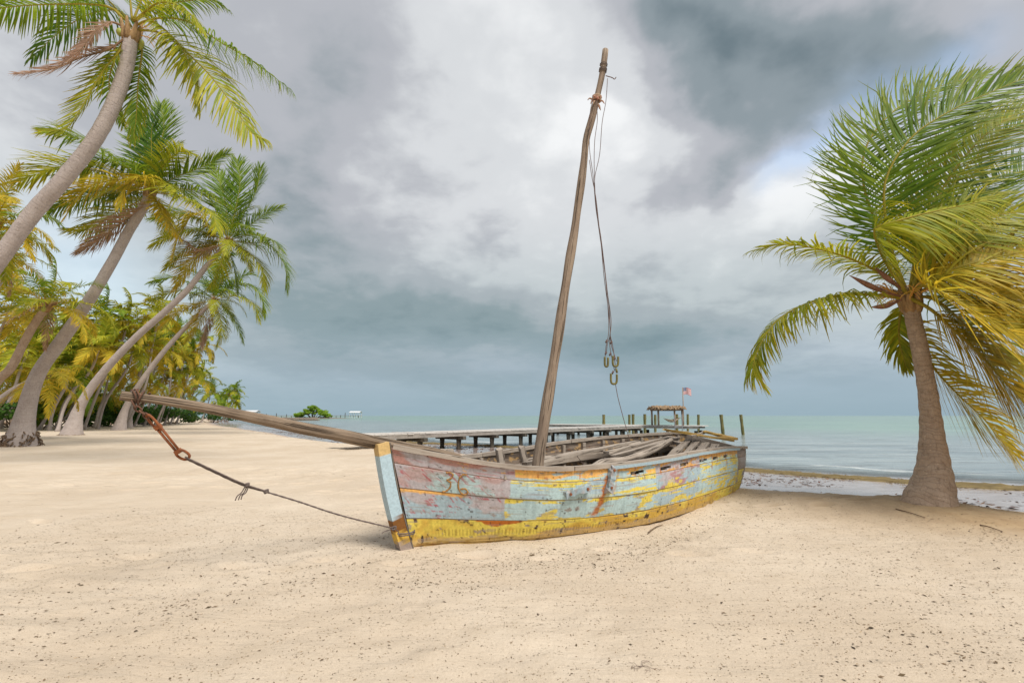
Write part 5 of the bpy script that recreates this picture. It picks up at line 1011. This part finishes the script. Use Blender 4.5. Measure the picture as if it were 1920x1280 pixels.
for i in range(ny):
    for j in range(nx):
        u, v = j / (nx - 1), i / (ny - 1); V.append((ft[0] + .03 + u * fw, fy + .09 * math.sin(u * 8) * u, ft[2] - .05 - v * fh + .05 * math.sin(u * 5) - .03 * u)); st_ = int(v * 12.999) % 2; c_ = (.50, .025, .035) if st_ == 0 else (.72, .70, .68)
        if u < .40 and v < 7 / 13: c_ = (.03, .05, .16); c_ = (.72, .72, .74) if (int(u / .40 * 12) % 2 == 1 and int(v / .538 * 10) % 2 == 1 and (int(u / .4 * 6) + int(v / .538 * 5)) % 1 == 0) else c_
        K.append(c_)
Fc = [[i * nx + j, i * nx + j + 1, (i + 1) * nx + j + 1, (i + 1) * nx + j] for i in range(ny - 1) for j in range(nx - 1)]; o = mk('flag', V, Fc, 'flag_cloth', fp, np.array(K), smooth=True); o.modifiers.new('thick', 'SOLIDIFY').thickness = .01
# far docks
def far_dock(x0, x1, yw, Yd, hx0, hx1, hy, label, seed):
    a, b = atY(x0, yw, Yd), atY(x1, yw, Yd); q = np.random.default_rng(seed); d_ = thing('boat_dock', (*((a + b) / 2)[:2], SEA), label, 'dock'); z = SEA + 1.5; mk('deck', *beam((a[0], Yd, z), (b[0], Yd, z), 2.5, .3)[:2], 'jetty_fascia', d_)
    for x in np.arange(a[0] + .5, b[0], 3.1): hgt_ = q.uniform(.2, 2.6) if q.uniform() > .5 else -.2; mk('pile', *tube([(x, Yd - 1.35, SEA - .5), (x, Yd - 1.35, z + hgt_)], .22, 6)[:2], 'jetty_dark', d_)
    h0, h1 = atY(hx0, hy, Yd), atY(hx1, hy, Yd)
    for e in (-1, 1):
        V, Fc, U = box(((h0[0] + h1[0]) / 2, Yd + e * 1.6, h0[2]), (1, 0, 0), (0, 1, -e * .30), (0, e * .30, 1), h1[0] - h0[0], 3.5, .14); mk('roof', V, Fc, 'roof_metal', d_)
    for x in np.linspace(h0[0] + .4, h1[0] - .4, 5):
        for e in (-2.6, 2.6): mk('roof_post', *tube([(x, Yd + e, SEA - .5), (x, Yd + e, h0[2] - .35)], .16, 6)[:2], 'white_paint', d_)
far_dock(462, 552, 776, 300, 461, 485, 770.5, 'far white-roofed boat dock beyond the point, landward of the mangrove islet', 1); far_dock(622, 678, 776.5, 340, 657, 677, 772, 'far white-roofed boathouse dock out to sea beyond the mangrove islet', 2)
# ------------------------------------------------------------------ driftwood and wrack
def driftwood(px, py, sz, label, seed):
    b = ground(px, py); q = np.random.default_rng(seed); m_ = MB(); a0 = q.uniform(-.4, .4); ax = np.array([math.cos(a0), math.sin(a0), 0]); p0 = b - ax * sz * .5 + np.array([0, 0, .06 * sz]); p1 = b + ax * sz * .5 + np.array([0, 0, .05 * sz]); m_.tube(cat([p0, b + np.array([0, .05, .16 * sz]), p1], 12), np.linspace(.11, .06, 12) * sz, 8)
    for j in range(7): s_ = p0 + (p1 - p0) * q.uniform(.05, .95) + np.array([0, 0, .05 * sz]); d_ = nrmz((q.normal(0, 1), q.normal(0, .7), q.uniform(.1, .9))); m_.tube(cat([s_, s_ + d_ * .22 * sz, s_ + d_ * .4 * sz + np.array([q.normal(0, .06), 0, -.06]) * sz], 7), np.linspace(.045, .015, 7) * sz, 6)
    tag(m_.build('driftwood', 'timber_pale', None, True, loc=b), label, 'driftwood')
driftwood(82, 797, 1.3, 'tangled brown driftwood stump beside the scarred palm foot', 1); driftwood(200, 796, 1.7, 'pale driftwood root left of the palm below the bowsprit tip', 2); driftwood(8, 797, 2.4, 'straight driftwood log behind the scarred palm foot', 3); driftwood(318, 795, 1.5, 'low driftwood mound beyond the chain', 4); driftwood(395, 788, 2.0, 'distant driftwood log near the far wet sand', 5)
# dead leaf and weed bits on the sand
def flakes(name, xy, size, seed, cols, lift=.003, thick=.35, parent=None, long=1.8, pile=None):
    q = np.random.default_rng(seed); n = len(xy); z = hz_full(xy[:, 0], xy[:, 1]) + lift; z = z + (pile if pile is not None else 0); a = q.uniform(0, 6.28, n); s_ = size * q.lognormal(0, .33, n); c_, sn = np.cos(a), np.sin(a); cu = q.uniform(.1, 1, n) * thick
    base = np.stack([xy[:, 0], xy[:, 1], z], 1); ax = np.stack([c_, sn, q.normal(0, .15, n)], 1) * s_[:, None] * long; ay = np.stack([-sn, c_, q.normal(0, .2, n)], 1) * s_[:, None] * q.uniform(.4, .9, n)[:, None]; up = np.stack([0 * z, 0 * z, s_ * cu], 1)
    V = np.stack([base - ax, base - ay + up, base + ax + up * .3, base + ay + up * .6, base + up * 1.6], 1).reshape(-1, 3); o5 = np.arange(n)[:, None] * 5; Fc = np.concatenate([o5 + np.array(f_) for f_ in ([0, 1, 4], [1, 2, 4], [2, 3, 4], [3, 0, 4])]); k_ = q.integers(0, len(cols), n); K = np.array(cols)[k_] * q.uniform(.6, 1.3, n)[:, None]
    return tag(mk(name, V, Fc, 'debris', None, K.repeat(5, 0)), kind='stuff')
q = np.random.default_rng(77); pts = []
def add_px(n, x, y, sx_, sy_, ang=0):
    for _ in range(n):
        u, v = q.normal(0, sx_), q.normal(0, sy_); c_, s_ = math.cos(R(ang)), math.sin(R(ang)); p = atZ(np.clip(x + u * c_ - v * s_, -300, 2300), np.clip(y + u * s_ + v * c_, 840, 1420), 0); pts.append(p[:2])
add_px(420, 1010, 1045, 130, 14, -4); add_px(420, 1240, 1010, 90, 16, -20); add_px(200, 800, 1070, 80, 30, 0); add_px(380, 1410, 945, 60, 16, 0); add_px(60, 335, 1145, 34, 16, -15); add_px(70, 545, 1095, 45, 18, -10); add_px(70, 1850, 1250, 110, 50, 25); add_px(120, 1780, 1100, 120, 60, 20); add_px(90, 1680, 1200, 140, 60, 15)
add_px(300, 600, 1010, 160, 40, -6); add_px(160, 1870, 1005, 40, 10, 12); add_px(200, 1560, 990, 160, 20, 6); add_px(120, 1640, 1060, 80, 20, 5)
for yy in (955, 990, 1030, 1080, 1130): add_px(70, 250, yy + 20, 260, 7, -6)
U2 = np.stack([q.uniform(-7, 7, 9000), q.uniform(1.6, 11, 9000)], 1); ng = fbm(U2[:, 0] * .7, U2[:, 1] * .7, 44, 3); U2 = U2[q.uniform(0, 1, 9000) < sst(ng, .47, .72) * .60 + .022]
XY = np.concatenate([np.array(pts), U2]); XY = XY[(shore_d(XY[:, 0], XY[:, 1]) > 4.0)]
DC = [(.13, .09, .05), (.20, .135, .08), (.09, .062, .04), (.26, .18, .11)]
flakes('leaf_litter', XY, .0054, 1, DC)
U3 = np.stack([q.uniform(-5, 5, 60000), q.uniform(1.5, 6.5, 60000)], 1); flakes('sand_specks', U3, .0028, 2, [(.22, .15, .09), (.34, .25, .16), (.62, .52, .40), (.14, .095, .06)], .001)
# weed line left by the tide and weed strewn on the wet sand
s_pos = []; seg = np.diff(SH, axis=0)
def along_shore(n, off, spread, ymax=60, ymin=-2):
    out = []
    while len(out) < n:
        i = q.integers(1, 12); f = q.uniform(); p = SH[i] + seg[i] * f; nr2 = nrmz((-seg[i][1], seg[i][0])); 
        if p[1] > ymax or q.uniform() > min(1, np.linalg.norm(seg[i]) / 12): continue
        out.append(p + nr2 * (off + q.normal(0, spread)))
    return np.array(out)
WB_ = along_shore(36000, .88, .34, 34); WC = [(.25, .175, .065), (.17, .12, .05), (.30, .22, .09), (.12, .085, .04)]
flakes('seaweed_line', WB_, .012, 3, WC, .0, .6, pile=np.abs(q.normal(0, .012, len(WB_))), long=1.5)
W2 = along_shore(16000, 3.0, 1.3, 60); nn = fbm(W2[:, 0] * .8, W2[:, 1] * 1.6, 12, 3); W2 = W2[nn > .47]; flakes('strewn_seaweed', W2, .021, 4, [(.11, .045, .03), (.08, .05, .035), (.16, .09, .05)], .002, .3, long=2.6)
# the mat of weed itself
mp = []; acc = 0
for i in range(1, 10):
    for f in np.arange(0, 1, .12 / max(np.linalg.norm(seg[i]) / 1.0, .12)): mp.append((SH[i] + seg[i] * f, nrmz((-seg[i][1], seg[i][0]))))
C0 = np.array([a for a, _ in mp]); N0 = np.array([b for _, b in mp]); kk = np.ones(25) / 25
N0 = np.stack([np.convolve(np.pad(N0[:, c_], 12, mode='edge'), kk, 'valid') for c_ in range(2)], 1); C0 = np.stack([np.convolve(np.pad(C0[:, c_], 12, mode='edge'), kk, 'valid') for c_ in range(2)], 1)
nc = 21; ofs = np.linspace(.15, 1.65, nc); X = C0[:, None, 0] + N0[:, None, 0] * ofs; Y = C0[:, None, 1] + N0[:, None, 1] * ofs; prof = np.exp(-((ofs[None] - .88 - .25 * (fbm(X * .5, Y * .5, 23, 2) - .5)) / .46) ** 2)
Z = hz(X, Y) - .035 + prof * (.092 + .10 * (fbm(X * 4, Y * 4, 25, 4) - .5)) ; n0 = len(C0); ii = (np.arange(n0 - 1)[:, None] * nc + np.arange(nc - 1)).ravel()
cm_ = fbm(X * 14, Y * 14, 27, 3)[..., None]; K = np.array((.075, .055, .025)) * (1 - cm_) + np.array((.29, .215, .09)) * cm_
tag(mk('seaweed_mat', np.stack([X.ravel(), Y.ravel(), Z.ravel()], 1), np.stack([ii, ii + 1, ii + nc + 1, ii + nc], 1), 'debris', None, K.reshape(-1, 3)), kind='stuff')
# rootlet on the sand
p0 = ground(1205, 1250); m_ = MB(); q = np.random.default_rng(9)
for j in range(7):
    a = q.uniform(0, 6.28); P = [p0 + np.array([0, 0, .004])]
    for k_ in range(6): a += q.normal(0, .7); nx_ = P[-1] + np.array([math.cos(a) * .014, math.sin(a) * .014, 0]); nx_[2] = gz(nx_[0], nx_[1]) + .005 + abs(q.normal(0, .004)); P.append(nx_)
    m_.tube(cat(P, 16), .0008, 4)
tag(m_.build('dry_rootlet', 'rope_thin', None, loc=p0), 'tiny dry reddish rootlet lying on bare sand', 'root')
for (x0, y0, x1, y1, lb) in ((1680, 955, 1735, 972, 'thin dry stick in the sand by the short palm foot'), (1215, 1000, 1243, 985, 'bent stick poking up against the hull'), (1838, 985, 1880, 998, 'dark dry stick on the sand right beside the wrack')):
    a, b = ground(x0, y0), ground(x1, y1); a[2] += .008; b[2] += .012; mk_ = mk('dry_stick', *tube(cat([a, (a + b) / 2 + np.array([0, .02, .008]), b], 10), np.linspace(.007, .004, 10), 6)[:2], 'bark_dark', None, smooth=True, loc=a); tag(mk_, lb, 'stick')
